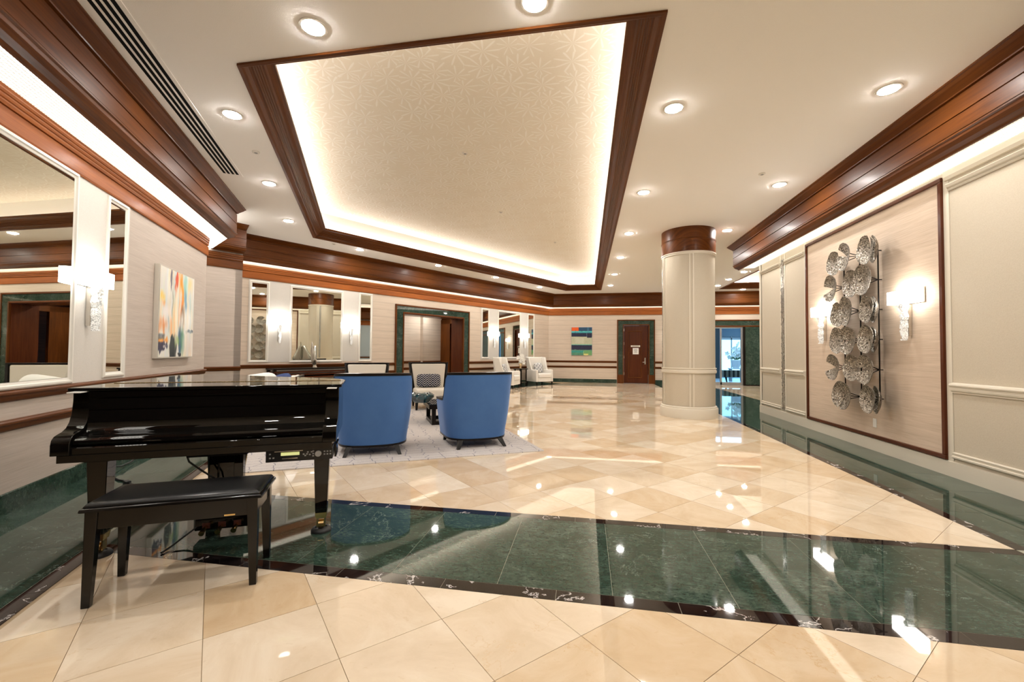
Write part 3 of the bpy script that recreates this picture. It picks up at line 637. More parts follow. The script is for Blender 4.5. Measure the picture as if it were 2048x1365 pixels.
# ================================================================== MIRROR GROUPS
FPROF = [(-.0, 0), (-.018, .0), (-.026, .012), (-.026, .028), (-.014, .036), (-.010, .055), (0, .060)]
def mirror(fr, x0, x1, z0, z1, label, group=None, f=.062):
    t = thing('wall_mirror', label, 'mirror', fr.w((x0 + x1) / 2, 0, z0 - f), fr.g, group); w_ = (x1 - x0) / 2; h = z1 - z0
    MB().box(-w_ - .004, w_ + .004, -.011, -.004, f - .004, f + h + .004).build('glass', 'mirror_glass', t)
    b = MB()
    for sx in (-1, 1):
        b.loft([[(sx * (w_ + f - q), y, q * 1.0 if False else (0 + q)) for y, q in FPROF], [(sx * (w_ + f - q), y, (2 * f + h - q)) for y, q in FPROF]])
    for zz in (0, 1):
        b.loft([[(-(w_ + f - q), y, (q if zz == 0 else 2 * f + h - q)) for y, q in FPROF], [(w_ + f - q, y, (q if zz == 0 else 2 * f + h - q)) for y, q in FPROF]])
    b.build('frame', 'white_moulding', t, smooth=30); return t
sp = struct('trim_4', FL.w(0), FL.g); MB().box(-1.3, 1.74, -.006, 0, .935, 2.89).build('white_panel', 'white_panel', sp)
sp = struct('trim_5', FK.w(0), FK.g); MB().box(.15, 3.28, -.006, 0, .985, 2.87).build('white_panel', 'white_panel', sp)
sp = struct('trim_6', FK.w(0), FK.g); MB().box(7.64, 10.86, -.006, 0, .985, 2.87).build('white_panel', 'white_panel', sp)
mirror(FL, -1.2, .715, 1.00, 2.826, 'large white-framed mirror on the left wall, cut by the picture edge')
mirror(FL, 1.335, 1.625, 1.02, 2.808, 'narrow white-framed mirror beside the abstract canvas on the left wall')
mirror(FK, .222, .518, 1.045, 2.785, 'narrow mirror at the left end of the long wall, reflecting the metal sculpture')
mirror(FK, 1.105, 2.335, 1.035, 2.775, 'wide mirror over the console table, reflecting the column')
mirror(FK, 2.915, 3.200, 1.037, 2.80, 'narrow mirror on the long wall just left of the marble-framed opening')
mirror(FK, 7.735, 8.01, 1.09, 2.79, 'narrow mirror just right of the marble-framed opening')
mirror(FK, 8.62, 9.855, 1.09, 2.78, 'wide mirror between two sconces behind the pair of wing chairs')
mirror(FK, 10.44, 10.76, 1.09, 2.79, 'narrow mirror nearest the far corner of the long wall')

# ================================================================== SCONCES
def sconce(fr, x, label, y0=0.0):
    t = thing('wall_sconce', label, 'wall lamp', fr.w(x, y0, 1.42), fr.g, 'crystal wall sconces')
    MB().box(-.018, .018, -.045, 0, .06, .50).build('backplate', 'nickel', t, bevel=.006)
    MB().box(-.215, .215, -.118, -.020, .448, .600).build('shade', 'emit_shade', t, bevel=.004)
    MB().box(-.222, .222, -.020, -.008, .442, .606).build('shade_back', 'nickel', t)
    b = MB(); rr = random.Random(5)
    for k in range(34):
        z = .44 - k * .0125; wd = .043 * (1 - k / 50) * (.75 + .25 * math.sin(k * .7) * rr.uniform(.6, 1.4))
        for q in range(3):
            a = -wd + q * wd * .68; b.box(a, a + wd * .62, -.090 - rr.random() * .028, -.045, z - rr.uniform(.010, .020), z)
    b.build('crystal_pendant', 'crystal', t, kind='stuff'); return t
sconce(FL, .975, 'lit crystal wall sconce between the two mirrors on the left wall', -.006)
sconce(FK, .80, 'lit crystal wall sconce left of the wide mirror above the console table', -.006)
sconce(FK, 2.61, 'lit crystal wall sconce right of the wide mirror above the console table', -.006)
sconce(FK, 8.32, 'lit crystal wall sconce over the left wing chair near the far corner', -.006)
sconce(FK, 10.14, 'lit crystal wall sconce over the right wing chair near the far corner', -.006)
sconce(FR, 10.13 - 7.50, 'lit crystal wall sconce on the far side of the metal leaf sculpture', -.006)
sconce(FR, 10.13 - 5.70, 'lit crystal wall sconce on the near side of the metal leaf sculpture', -.006)
sconce(FF, 3.55 + 1.62, 'lit crystal wall sconce hidden behind the column, seen in a mirror')

# ================================================================== PAINTINGS
def art(name, W, H, fn, nx, ny):
    xs = np.linspace(0, 1, nx); ys = np.linspace(0, 1, ny); X, Y = np.meshgrid(xs, ys); C = fn(X, Y)
    vs = [((x - .5) * W, 0, y * H) for y in ys for x in xs]; fs = [(j * nx + i, j * nx + i + 1, (j + 1) * nx + i + 1, (j + 1) * nx + i) for j in range(ny - 1) for i in range(nx - 1)]
    me = bpy.data.meshes.new(name); me.from_pydata(vs, [], fs); me.materials.append(M['paint_art'])
    ca = me.color_attributes.new('paint', 'FLOAT_COLOR', 'POINT'); A = np.ones((nx * ny, 4)); A[:, :3] = np.clip(C, 0, 1).reshape(-1, 3) ** 2.2; ca.data.foreach_set('color', A.ravel())
    o = bpy.data.objects.new(name, me); COL.objects.link(o); return o
rng = np.random.default_rng(4)
def fbm(X, Y, fx, fy, seed, oct=4):
    r = np.random.default_rng(seed); o = np.zeros_like(X)
    for k in range(oct):
        g = r.random((64, 64)); x = X * fx * 2 ** k; y = Y * fy * 2 ** k; i, j = np.floor(x).astype(int), np.floor(y).astype(int); u, v = x - i, y - j; u = u * u * (3 - 2 * u); v = v * v * (3 - 2 * v)
        g2 = lambda a, b: g[a % 64, b % 64]
        o += (g2(i, j) * (1 - u) * (1 - v) + g2(i + 1, j) * u * (1 - v) + g2(i, j + 1) * (1 - u) * v + g2(i + 1, j + 1) * u * v) / 2 ** k
    return o / 1.9
def paint_left(X, Y):
    # x: left to right, y: bottom to top; strokes are vertical washes broken up by streaky noise
    n = fbm(X, Y, 22, 2.5, 1); n2 = fbm(X, Y, 46, 5, 2); n3 = fbm(X, Y, 5, 4, 8); C = np.stack([.87 + .10 * (n - .5), .86 + .09 * (n - .5), .82 + .09 * (n2 - .5)], -1)
    def blob(cx, cy, rx, ry, col, a=1, soft=.6):
        d = np.sqrt(((X - cx + .10 * (n3 - .5) + .05 * (n - .5)) / rx) ** 2 + ((Y - cy + .06 * (n - .5)) / ry) ** 2); m = np.clip((1.15 - d + 1.7 * (n - .5) + .9 * (n2 - .5)) / soft, 0, 1) * a
        C[:] = C * (1 - m[..., None]) + (np.array(col) + .10 * (n2[..., None] - .5)) * m[..., None]
    for k in range(60): r = np.random.default_rng(50 + k); blob(r.random(), r.random(), .03 + .06 * r.random(), .12 + .25 * r.random(), [(.90, .86, .72), (.76, .82, .78), (.93, .92, .90), (.86, .78, .64), (.72, .80, .83), (.93, .80, .62)][k % 6], .6, .9)
    blob(.07, .66, .11, .10, (.96, .76, .24), .95); blob(.10, .59, .08, .06, (.93, .62, .34), .7)
    blob(.30, .86, .035, .14, (.20, .22, .33), .95, .4); blob(.46, .88, .035, .15, (.80, .24, .10), .95, .4); blob(.585, .74, .085, .27, (.96, .56, .12), .95); blob(.57, .58, .07, .16, (.93, .52, .22), .85)
    blob(.75, .84, .08, .24, (.58, .80, .76), .85); blob(.73, .66, .06, .16, (.40, .58, .70), .8); blob(.88, .90, .10, .12, (.95, .83, .55), .75); blob(.90, .66, .05, .2, (.66, .80, .80), .55)
    blob(.645, .47, .05, .18, (.50, .42, .35), .85); blob(.36, .60, .018, .28, (.50, .53, .46), .75, .4); blob(.42, .42, .09, .26, (.86, .78, .58), .75)
    blob(.11, .37, .12, .11, (.84, .48, .22), .9); blob(.31, .30, .07, .20, (.91, .66, .42), .85); blob(.43, .34, .05, .24, (.93, .74, .52), .75); blob(.24, .38, .03, .12, (.46, .48, .50), .7)
    blob(.14, .17, .13, .06, (.90, .55, .16), .95, .4); blob(.12, .115, .15, .055, (.11, .10, .22), .97, .35); blob(.16, .115, .05, .02, (.85, .80, .75), .8); blob(.07, .23, .07, .035, (.20, .24, .28), .75)
    blob(.385, .09, .15, .15, (.085, .12, .13), 1, .3); blob(.34, .17, .07, .08, (.10, .15, .15), 1, .3); blob(.60, .15, .06, .17, (.14, .28, .42), .9); blob(.67, .19, .06, .16, (.28, .52, .42), .75); blob(.53, .18, .06, .07, (.55, .68, .38), .7)
    blob(.90, .315, .13, .022, (.26, .32, .36), .9, .4); blob(.80, .46, .17, .15, (.94, .94, .92), .75); blob(.86, .14, .17, .17, (.85, .81, .79), .6); blob(.20, .51, .16, .11, (.94, .89, .87), .75); blob(.57, .02, .08, .025, (.09, .11, .13), .95, .3)
    for k in range(40): r = np.random.default_rng(150 + k); blob(r.random(), .25 + .7 * r.random(), .012 + .03 * r.random(), .08 + .22 * r.random(), [(.92, .91, .88), (.88, .85, .76), (.80, .86, .86), (.94, .88, .78)][k % 4], .5, .9)
    return C
def paint_far(X, Y):
    n = fbm(X, Y, 10, 8, 5); n2 = fbm(X, Y, 26, 20, 6); Yw = Y + .018 * (n - .5); C = np.zeros(X.shape + (3,))
    bands = [(0, .10, (.30, .52, .42)), (.10, .16, (.18, .56, .52)), (.16, .20, (.33, .52, .46)), (.20, .36, (.07, .10, .22)), (.36, .385, (.30, .62, .58)), (.385, .66, (.70, .71, .60)), (.66, .79, (.08, .11, .24)), (.79, .82, (.16, .45, .52)), (.82, .865, (.28, .70, .70)), (.865, 1.01, (.10, .26, .38))]
    for a, b_, c in bands: C[(Yw >= a) & (Yw < b_)] = c
    C += .10 * (n2[..., None] - .5)
    def rc(x0, x1, y0, y1, c, a=1): m = (X > x0) & (X < x1) & (Yw > y0) & (Yw < y1); C[m] = C[m] * (1 - a) + np.array(c) * a
    rc(0, .35, .87, 1, (.88, .35, .08)); rc(.75, 1, .62, .79, (.09, .10, .22)); rc(.735, .75, .64, .80, (.6, .7, .75), .6); rc(.6, 1, 0, .17, (.46, .62, .34), .7); rc(.6, .82, .0, .06, (.80, .78, .48)); rc(.58, .605, 0, .14, (.8, .85, .5), .7); rc(.2, .6, .42, .62, (.80, .80, .74), .45); rc(.75, .85, .82, 1, (.30, .50, .60), .5)
    return C
cv = thing('abstract_canvas', 'large abstract canvas in white, orange and teal strokes on the left wall', 'painting', FL.w(3.02, 0, 1.14), FL.g)
MB().box(-.615, .615, -.055, 0, 0, 1.235).build('stretcher_frame', 'art_frame', cv, bevel=.003)
o = art('painted_face', 1.195, 1.20, paint_left, 150, 150); o.parent = cv; o.location = (0, -.057, .0175)
cv = thing('striped_canvas', 'small abstract canvas of navy, teal and orange bands on the far wall', 'painting', FF.w(-.195 + 1.62, 0, 1.155), FF.g)
MB().box(-.44, .44, -.045, 0, 0, 1.215).build('stretcher_frame', 'stone_pale', cv, bevel=.003)
o = art('painted_face', .87, 1.20, paint_far, 60, 80); o.parent = cv; o.location = (0, -.047, .0075)

# ================================================================== CEILING FITTINGS
def disc(name, r, z, mat, parent, n=20, th=.0): return MB().add([(r * math.cos(2 * math.pi * k / n), r * math.sin(2 * math.pi * k / n), z) for k in range(n)], [tuple(range(n))]).build(name, mat, parent, fixn=False)
def downlight(x, y, label, first=[None]):
    if first[0] is None:
        t = thing('downlight', label, 'light', (x, y, ZC), 0, 'recessed downlights'); MB().lathe([(.082, -.003), (.074, -.010), (.055, -.015), (.028, -.018), (.004, -.019)], 20).build('lens', 'emit_down', t, smooth=60)
        MB().lathe([(.080, -.003), (.084, -.008), (.100, -.006), (.104, 0)], 24, cap=False).build('trim_ring', 'white_moulding', t, smooth=40); first[0] = t
    else: dup(first[0], (x, y, ZC), 0, label, 'recessed downlights')
for k, y in enumerate((4.475, 6.775, 9.07, 11.33, 13.72, 15.95)): downlight(.868, y, 'recessed downlight right of the large ceiling tray, number %s in its row from the camera' % ('one', 'two', 'three', 'four', 'five', 'six')[k])
for k, y in enumerate((4.47, 6.765, 9.12, 11.4)): downlight(2.785, y, 'recessed downlight beside the right soffit, number %s in its row from the camera' % ('one', 'two', 'three', 'four')[k])
for (x, y), lb_ in zip([(-3.70, 3.862), (-4.67, 5.57), (-5.64, 7.25)], ('beside the long air grille', 'past the end of the air grille', 'near the corner pier')): downlight(x, y, 'recessed downlight left of the ceiling tray, ' + lb_)
for (x, y), lb_ in zip([(-5.48, 9.576), (-4.20, 11.65), (-2.96, 13.77), (-1.74, 16.04)], ('nearest', 'second nearest', 'third nearest', 'farthest from')): downlight(x, y, 'recessed downlight along the long wall with mirrors, %s the piano' % (lb_ if 'from' in lb_ else lb_ + ' to'))
downlight(-.37, 2.944, 'recessed downlight at the top edge of the picture'); downlight(-2.08, 2.90, 'big recessed downlight near the near-left corner of the ceiling tray')
for k, (x, y) in enumerate([(4.686, 13.81), (4.655, 15.13), (4.70, 16.47), (5.91, 17.54)]): downlight(x, y, 'recessed downlight by the second tray behind the right wall, ' + ('nearest', 'second', 'third', 'last, on the far side')[k])
for x, y, l_ in ((-1.8, .6, 'above the camera on the piano side'), (1.2, .4, 'right above the camera'), (3.0, 1.9, 'by the right wall, out of the picture'), (-.3, -2.2, 'behind the camera, in its middle'), (2.2, -2.4, 'behind the camera on the right'), (7.2, 12.0, 'round the corner of the right wall'), (8.6, 16.0, 'by the east wall round the corner')): downlight(x, y, 'recessed downlight ' + l_)
gr = thing('air_grille', 'long white linear air grille with four black slots in the left ceiling', 'vent', (-4.17, 3.77, ZC), R_(119.0))
MB().box(-1.66, 1.66, -.135, .135, -.006, .001).build('grille_plate', 'ceiling_paint', gr)
for k in range(4): MB().box(-1.60, 1.60, -.098 + k * .052, -.066 + k * .052, -.0085, -.004).build('slot', 'slot_black', gr)
for k in range(3): MB().box(-1.60, 1.60, -.065 + k * .052, -.047 + k * .052, -.0105, -.004).build('slat', 'ceiling_paint', gr)
for sx, l_ in ((4.75, 'added out of view to brighten the corridor, left'), (6.1, 'added out of view to brighten the corridor, right')):  # added lamps, out of view, to brighten the corridor walls
    t = thing('downlight', 'recessed downlight ' + l_, 'light', FK.w(sx, 1.05, 2.75), 0, 'recessed downlights'); disc('lens', .07, -.004, 'emit_corridor_fill', t); MB().lathe([(.068, -.003), (.074, -.008), (.09, 0)], 20, cap=False).build('trim_ring', 'white_moulding', t)
for n_, (x, y, z, lb_) in enumerate([(-4.096, 4.65, ZC, 'by the air grille'), (-5.786, 8.976, ZC, 'near the long wall'), (2.381, 6.313, ZC, 'near the right soffit'), (-1.87, 9.15, TZ, 'in the far half of the ceiling tray'), (-.87, 11.9, TZ, 'at the far end of the ceiling tray'), (-1.87, 6.33, TZ, 'in the middle of the ceiling tray')]):
    t = thing('sprinkler_cover', 'small round ceiling cover plate ' + lb_, 'sprinkler', (x, y, z)); MB().lathe([(.045, 0), (.045, -.008), (.038, -.014)], 20).build('cover_plate', 'white_moulding', t, smooth=40); MB().lathe([(.02, -.013), (.018, -.018)], 12).build('cover_centre', 'button_grey', t)
t = thing('ceiling_panel', 'square ceiling access panel cut by the top edge of the picture', 'vent', (.49, 2.75, ZC)); MB().box(-.22, .22, -.22, .22, -.008, 0).build('panel_frame', 'cream_paint', t); MB().box(-.17, .17, -.19, .19, -.012, -.006).build('panel_inset', 'steel_frame', t)

# ================================================================== GRAND PIANO (frame: x along the keyboard, y towards the tail)
PA = 28.0; PO = Vector((-2.367, 2.445, 0)); pu = Vector((math.cos(R_(PA)), math.sin(R_(PA)), 0)); pv = Vector((-pu.y, pu.x, 0))
pw = lambda a, b, z=0: PO + pu * a + pv * b + Vector((0, 0, z))
XL, XR = -.750, .722
piano = thing('grand_piano', 'glossy black grand piano with closed lid beside the left wall', 'piano', PO, R_(PA))
def bent(off=0.0):
    pts = [(XL - off, -.04), (XR + off, -.04), (XR + off, .40)]
    for k in range(1, 11):                        # bent side: S curve to the tail
        t_ = k / 10; x = XR + off - (XR + .20) * (3 * t_ * t_ - 2 * t_ ** 3); y = .40 + .96 * t_ ** .9; pts.append((x, y))
    for k in range(1, 9):
        a = math.pi * k / 8 * .5; pts.append((-.20 - .30 * math.sin(a) * 1.0, 1.36 + off + .16 * math.sin(a * 2) * .5 + .10 * math.sin(a)))
    pts += [(XL + .12, 1.46 + off), (XL + .02 - off, 1.40), (XL - off, 1.32)]
    return pts
MB().prism(bent(), .665, 1.0).build('case', 'lacquer_black', piano, smooth=40, bevel=.004)
lidp = bent(.018); 
def split(poly, y, above): return clip(poly, (0, y), (0, 1 if above else -1))
main = split(lidp, .345, True); flap = split([(x, y - (.02 if y < 0 else 0)) for x, y in lidp], .340, False)
flap = [(x, y) for x, y in flap]
MB().prism(main, 1.001, 1.022).build('lid', 'lacquer_black', piano, smooth=40, bevel=.004); MB().prism(flap, 1.001, 1.022).build('lid_flap', 'lacquer_black', piano, smooth=40, bevel=.005)
b = MB()
for k in range(48): b.box(XL + .02 + k * .030, XL + .048 + k * .030, .336, .349, 1.020, 1.0255)
b.build('piano_hinge', 'gold_hinge', piano, kind='stuff')
ARM = [(-.035, 1.0), (-.040, .93), (-.050, .865), (-.068, .822), (-.095, .792), (-.130, .775), (-.165, .768), (-.192, .760), (-.212, .742), (-.220, .715), (-.220, .655), (-.03, .655), (-.03, 1.0)]
for a, b_ in ((XL, XL + .085), (XR - .085, XR)):
    MB().loft([[(a, y, z) for y, z in ARM], [(b_, y, z) for y, z in ARM]]).build('arm', 'lacquer_black', piano, smooth=35, bevel=.005)
    MB().box(a + .012, b_ - .012, -.120, -.030, .996, 1.001).build('lid_bumper', 'white_plastic', piano)
MB().sweepx([(-.205, .655), (-.205, .690), (-.198, .697), (-.175, .699), (-.03, .70), (-.03, .655)], XL + .085, XR - .085).build('key_slip', 'lacquer_black', piano, smooth=30, bevel=.002)
FB = [(-.03, .702), (-.172, .702), (-.192, .706), (-.199, .718), (-.197, .732), (-.186, .743), (-.165, .749), (-.130, .754), (-.105, .762), (-.085, .776), (-.072, .796), (-.066, .82), (-.063, .86), (-.060, .885), (-.03, .885)]
MB().sweepx(FB, XL + .088, XR - .088).build('fallboard', 'lacquer_black', piano, smooth=30)
MB().sweepx([(-.03, .886), (-.055, .886), (-.058, .892), (-.052, .955), (-.060, .965), (-.060, .998), (-.03, .998)], XL + .086, XR - .086).build('front_rail', 'lacquer_black', piano, smooth=30)
MB().box(XL + .025, XR - .025, -.212, .42, .612, .655).build('key_bed', 'lacquer_black', piano, bevel=.003)
def pleg(x, y, name='leg', sz=.052):
    l = MB().frustum(x - .037, x + .037, y - .037, y + .037, .135, x - sz, x + sz, y - sz, y + sz, .612).build(name, 'lacquer_black', piano, bevel=.003)
    MB().frustum(x - .033, x + .033, y - .033, y + .033, .098, x - .0385, x + .0385, y - .0385, y + .0385, .136).build('brass_ferrule', 'brass', l)
    MB().box(x - .028, x - .020, y - .022, y + .022, .035, .098).build('caster_fork', 'brass', l); MB().box(x + .020, x + .028, y - .022, y + .022, .035, .098).build('caster_fork', 'brass', l)
    b = MB(); b.T = Matrix.Translation((x, y, .05)) @ Matrix.Rotation(R_(90), 4, 'Y'); b.lathe([(.006, -.017), (.030, -.017), (.030, .017), (.006, .017)], 18); b.build('caster_wheel', 'brass', l, smooth=40)
    MB().lathe([(.0, 0.0), (.066, .0), (.066, .012), (.056, .024), (.040, .028), (.036, .019), (.0, .019)], 24, x, y).build('caster_cup', 'rubber_black', l, smooth=40)
    MB().frustum(x - sz - .004, x + sz + .004, y - sz - .004, y + sz + .004, .575, x - sz - .05, x + sz + .05, y - sz - .01, y + sz + .05, .613).build('leg_block', 'lacquer_black', l, bevel=.003)
    return l
pleg(-.62, 0); pleg(.62, 0); pleg(-.36, 1.12)
ly = MB()
for sx in (-.075, .075): ly.box(sx - .028, sx + .028, .13, .19, .13, .61)
ly.box(-.11, .11, .12, .20, .56, .612); ly.build('pedal_lyre', 'lacquer_black', piano, bevel=.003)
MB().box(-.055, .055, .15, .17, .13, .60).build('lyre_panel', 'lacquer_black', piano)
bx = MB().loft([[(x, y, z) for x, y in ((-.155, .08), (.155, .08), (.175, .12), (.175, .235), (-.175, .235), (-.175, .12))] for z in (.055, .130)]).build('pedal_box', 'lacquer_black', piano, bevel=.005)
for px_ in (-.09, 0, .09):
    MB().tube([(px_, .16, .082), (px_, .05, .078), (px_, -.01, .068)], [.010, .012, .017], 10).build('pedal', 'brass', bx, smooth=50)
    MB().box(px_ - .022, px_ + .022, .076, .0805, .068, .104).build('pedal_slot', 'red_mark', bx)
MB().tube([(.05, .21, .12), (.05, .50, .60)], .008).build('lyre_brace', 'brass', piano, smooth=50)
MB().tube([(-.05, .21, .12), (-.05, .50, .60)], .008).build('lyre_brace', 'brass', piano, smooth=50)
# player control unit hung under the key bed
cb = MB().box(.305, .700, -.190, .06, .538, .612).build('control_unit', 'black_plastic', piano, bevel=.003, label='black electronic control unit with green display')
MB().box(.392, .500, -.1925, -.188, .577, .597).build('display', 'emit_lcd', cb, label='yellow green lit display'); MB().box(.355, .52, -.1925, -.188, .602, .606).build('silver_line', 'silver', cb); MB().box(.40, .49, -.1925, -.188, .555, .560).build('disc_slot', 'silver', cb)
b = MB(); b.T = Matrix.Translation((.612, -.190, .578)) @ Matrix.Rotation(R_(90), 4, 'X'); b.lathe([(.020, 0), (.020, .008), (.017, .012)], 20); b.build('dial', 'button_grey', cb, smooth=40)
for i, (x, z) in enumerate([(.525, .580), (.535, .570), (.545, .580), (.55, .592), (.562, .575), (.572, .592), (.582, .580), (.582, .565), (.582, .596), (.650, .590), (.650, .572), (.668, .590), (.668, .572), (.686, .590), (.686, .572), (.33, .59), (.33, .565), (.35, .565)]):
    MB().box(x - .005, x + .005, -.1935, -.188, z - .004, z + .004).build('button', 'button_grey', cb)
for x in (.36, .44, .52, .60): MB().box(x - .006, x + .006, -.14, -.10, .528, .539).build('unit_foot', 'rubber_black', cb)
MB().box(XR - .018, XR - .006, -.10, .05, .53, .612).build('unit_bracket', 'satin_black', piano)
MB().box(-.15, .18, -.10, .20, .58, .613).build('action_box', 'satin_black', piano)
# cables under the piano
tag(MB().tube([pw(-.17, -.05, .60), pw(-.16, -.03, .54), pw(-.11, .02, .47), pw(-.05, .07, .40), pw(-.02, .10, .30), pw(-.02, .12, .16), pw(-.12, .10, .10), pw(-.19, .05, .05), pw(-.25, -.04, .012), pw(-.27, -.09, .007)], .006).build('pedal_cable', 'rubber_black', smooth=60), 'black cable hanging from the piano underside to its pedals', 'cable')
LP = [(205, 905), (212, 925), (222, 940), (232, 930), (225, 918), (240, 905), (262, 915), (268, 925), (250, 936), (228, 942), (222, 950), (240, 958), (254, 962)]
cp = []; 
def atz(px, py, z=0.0):
    d = Vector(((px - 1024) / FPX, 1, -(py - 682.5) / FPX)); x, v = d.x, d.z; cr, sr = math.cos(ROL), math.sin(ROL); d = _r * d.x + _u * d.z + _f; k = (z - CAMH) / d.z
    return Vector((0, 0, CAMH)) + d * k
def atl(px, py, d=.05):      # point on the left wall's face
    n = -FL.n; r = _r * ((px - 1024) / FPX) + _f - _u * ((py - 682.5) / FPX); O = FL.a + n * d; C0 = Vector((0, 0, CAMH)); return C0 + r * ((O - C0).dot(n) / r.dot(n))
cw = [atl(225, 893), atl(212, 912), atl(207, 928), atl(218, 936), atl(228, 922, .08), atl(218, 908, .08), atl(210, 926, .10), atl(224, 938, .12), atl(232, 918, .08), atl(246, 906, .08), atl(265, 908, .10), atl(272, 913, .12), atl(262, 924, .16), atl(242, 933, .16), atl(226, 934, .14), atl(214, 932, .12)]
cw = [Vector((p.x, p.y, max(p.z, .012))) for p in cw]
tag(MB().tube(cw, .008).build('coiled_cable', 'rubber_black', smooth=60), 'tangle of black cable against the green baseboard behind the piano leg', 'cable')
tag(MB().tube([atz(222, 950, .008), atz(228, 956, .008), atz(238, 961, .008), atz(248, 962, .008), atz(262, 969, .008), atz(285, 974, .008)], .009).build('floor_cord', 'rubber_black', smooth=60), 'short black cord with a plug lying on the green marble floor', 'cable')
e = atz(254, 966, .012); tag(MB().box(-.035, .035, -.022, .022, -.012, .02).build('plug_adapter', 'rubber_black', loc=e, rz=R_(-20), bevel=.006), 'small black plug adapter at the end of the power cord on the floor', 'plug')

# ------------------------------------------------------------------ piano bench
bench = thing('piano_bench', 'black piano bench with padded seat in front of the grand piano', 'bench', pw(-.003, -.478), R_(PA))
MB().rbox(-.392, .392, -.185, .185, .462, .480, .012, 2).build('seat_board', 'satin_black', bench, smooth=35)
MB().loft([[(sx * (.378 - i), sy * (.171 - i), z) for sx, sy in ((-1, -1), (1, -1), (1, 1), (-1, 1))] for i, z in ((0, .479), (0, .487), (.008, .496), (.028, .503), (.05, .505))]).build('seat_cushion', 'black_vinyl', bench, smooth=30, bevel=.004)
for x0, x1, y0, y1 in ((-.345, .345, -.163, -.143), (-.345, .345, .143, .163), (-.362, -.342, -.15, .15), (.342, .362, -.15, .15)): MB().box(x0, x1, y0, y1, .372, .462).build('apron', 'satin_black', bench, bevel=.002)
for sx in (-1, 1):
    for sy in (-1, 1):
        MB().frustum(*sorted((sx * .338, sx * .372)), *sorted((sy * .140, sy * .172)), 0.0, *sorted((sx * .318, sx * .370)), *sorted((sy * .120, sy * .170)), .462).build('leg', 'satin_black', bench, bevel=.003)
MB().box(.215, .265, -.166, -.162, .378, .386).build('maker_tab', 'brass', bench)

# ================================================================== LOUNGE GROUP ON THE RUG
RU = Vector((.875, .484, 0)).normalized(); RV = Vector((-RU.y, RU.x, 0)); RA = math.atan2(RU.y, RU.x)
rc = Vector((-.524, 5.455, 0))
rug = thing('area_rug', 'pale grey rug with dark honeycomb line pattern under the lounge chairs', 'rug', rc, RA)
MB().rbox(-3.62, 0, 0, 4.45, .0005, .012, .008, 2).build('pile', 'rug_pile', rug)
def uvof(u, v, z=0): return rc + RU * u + RV * v + Vector((0, 0, z))
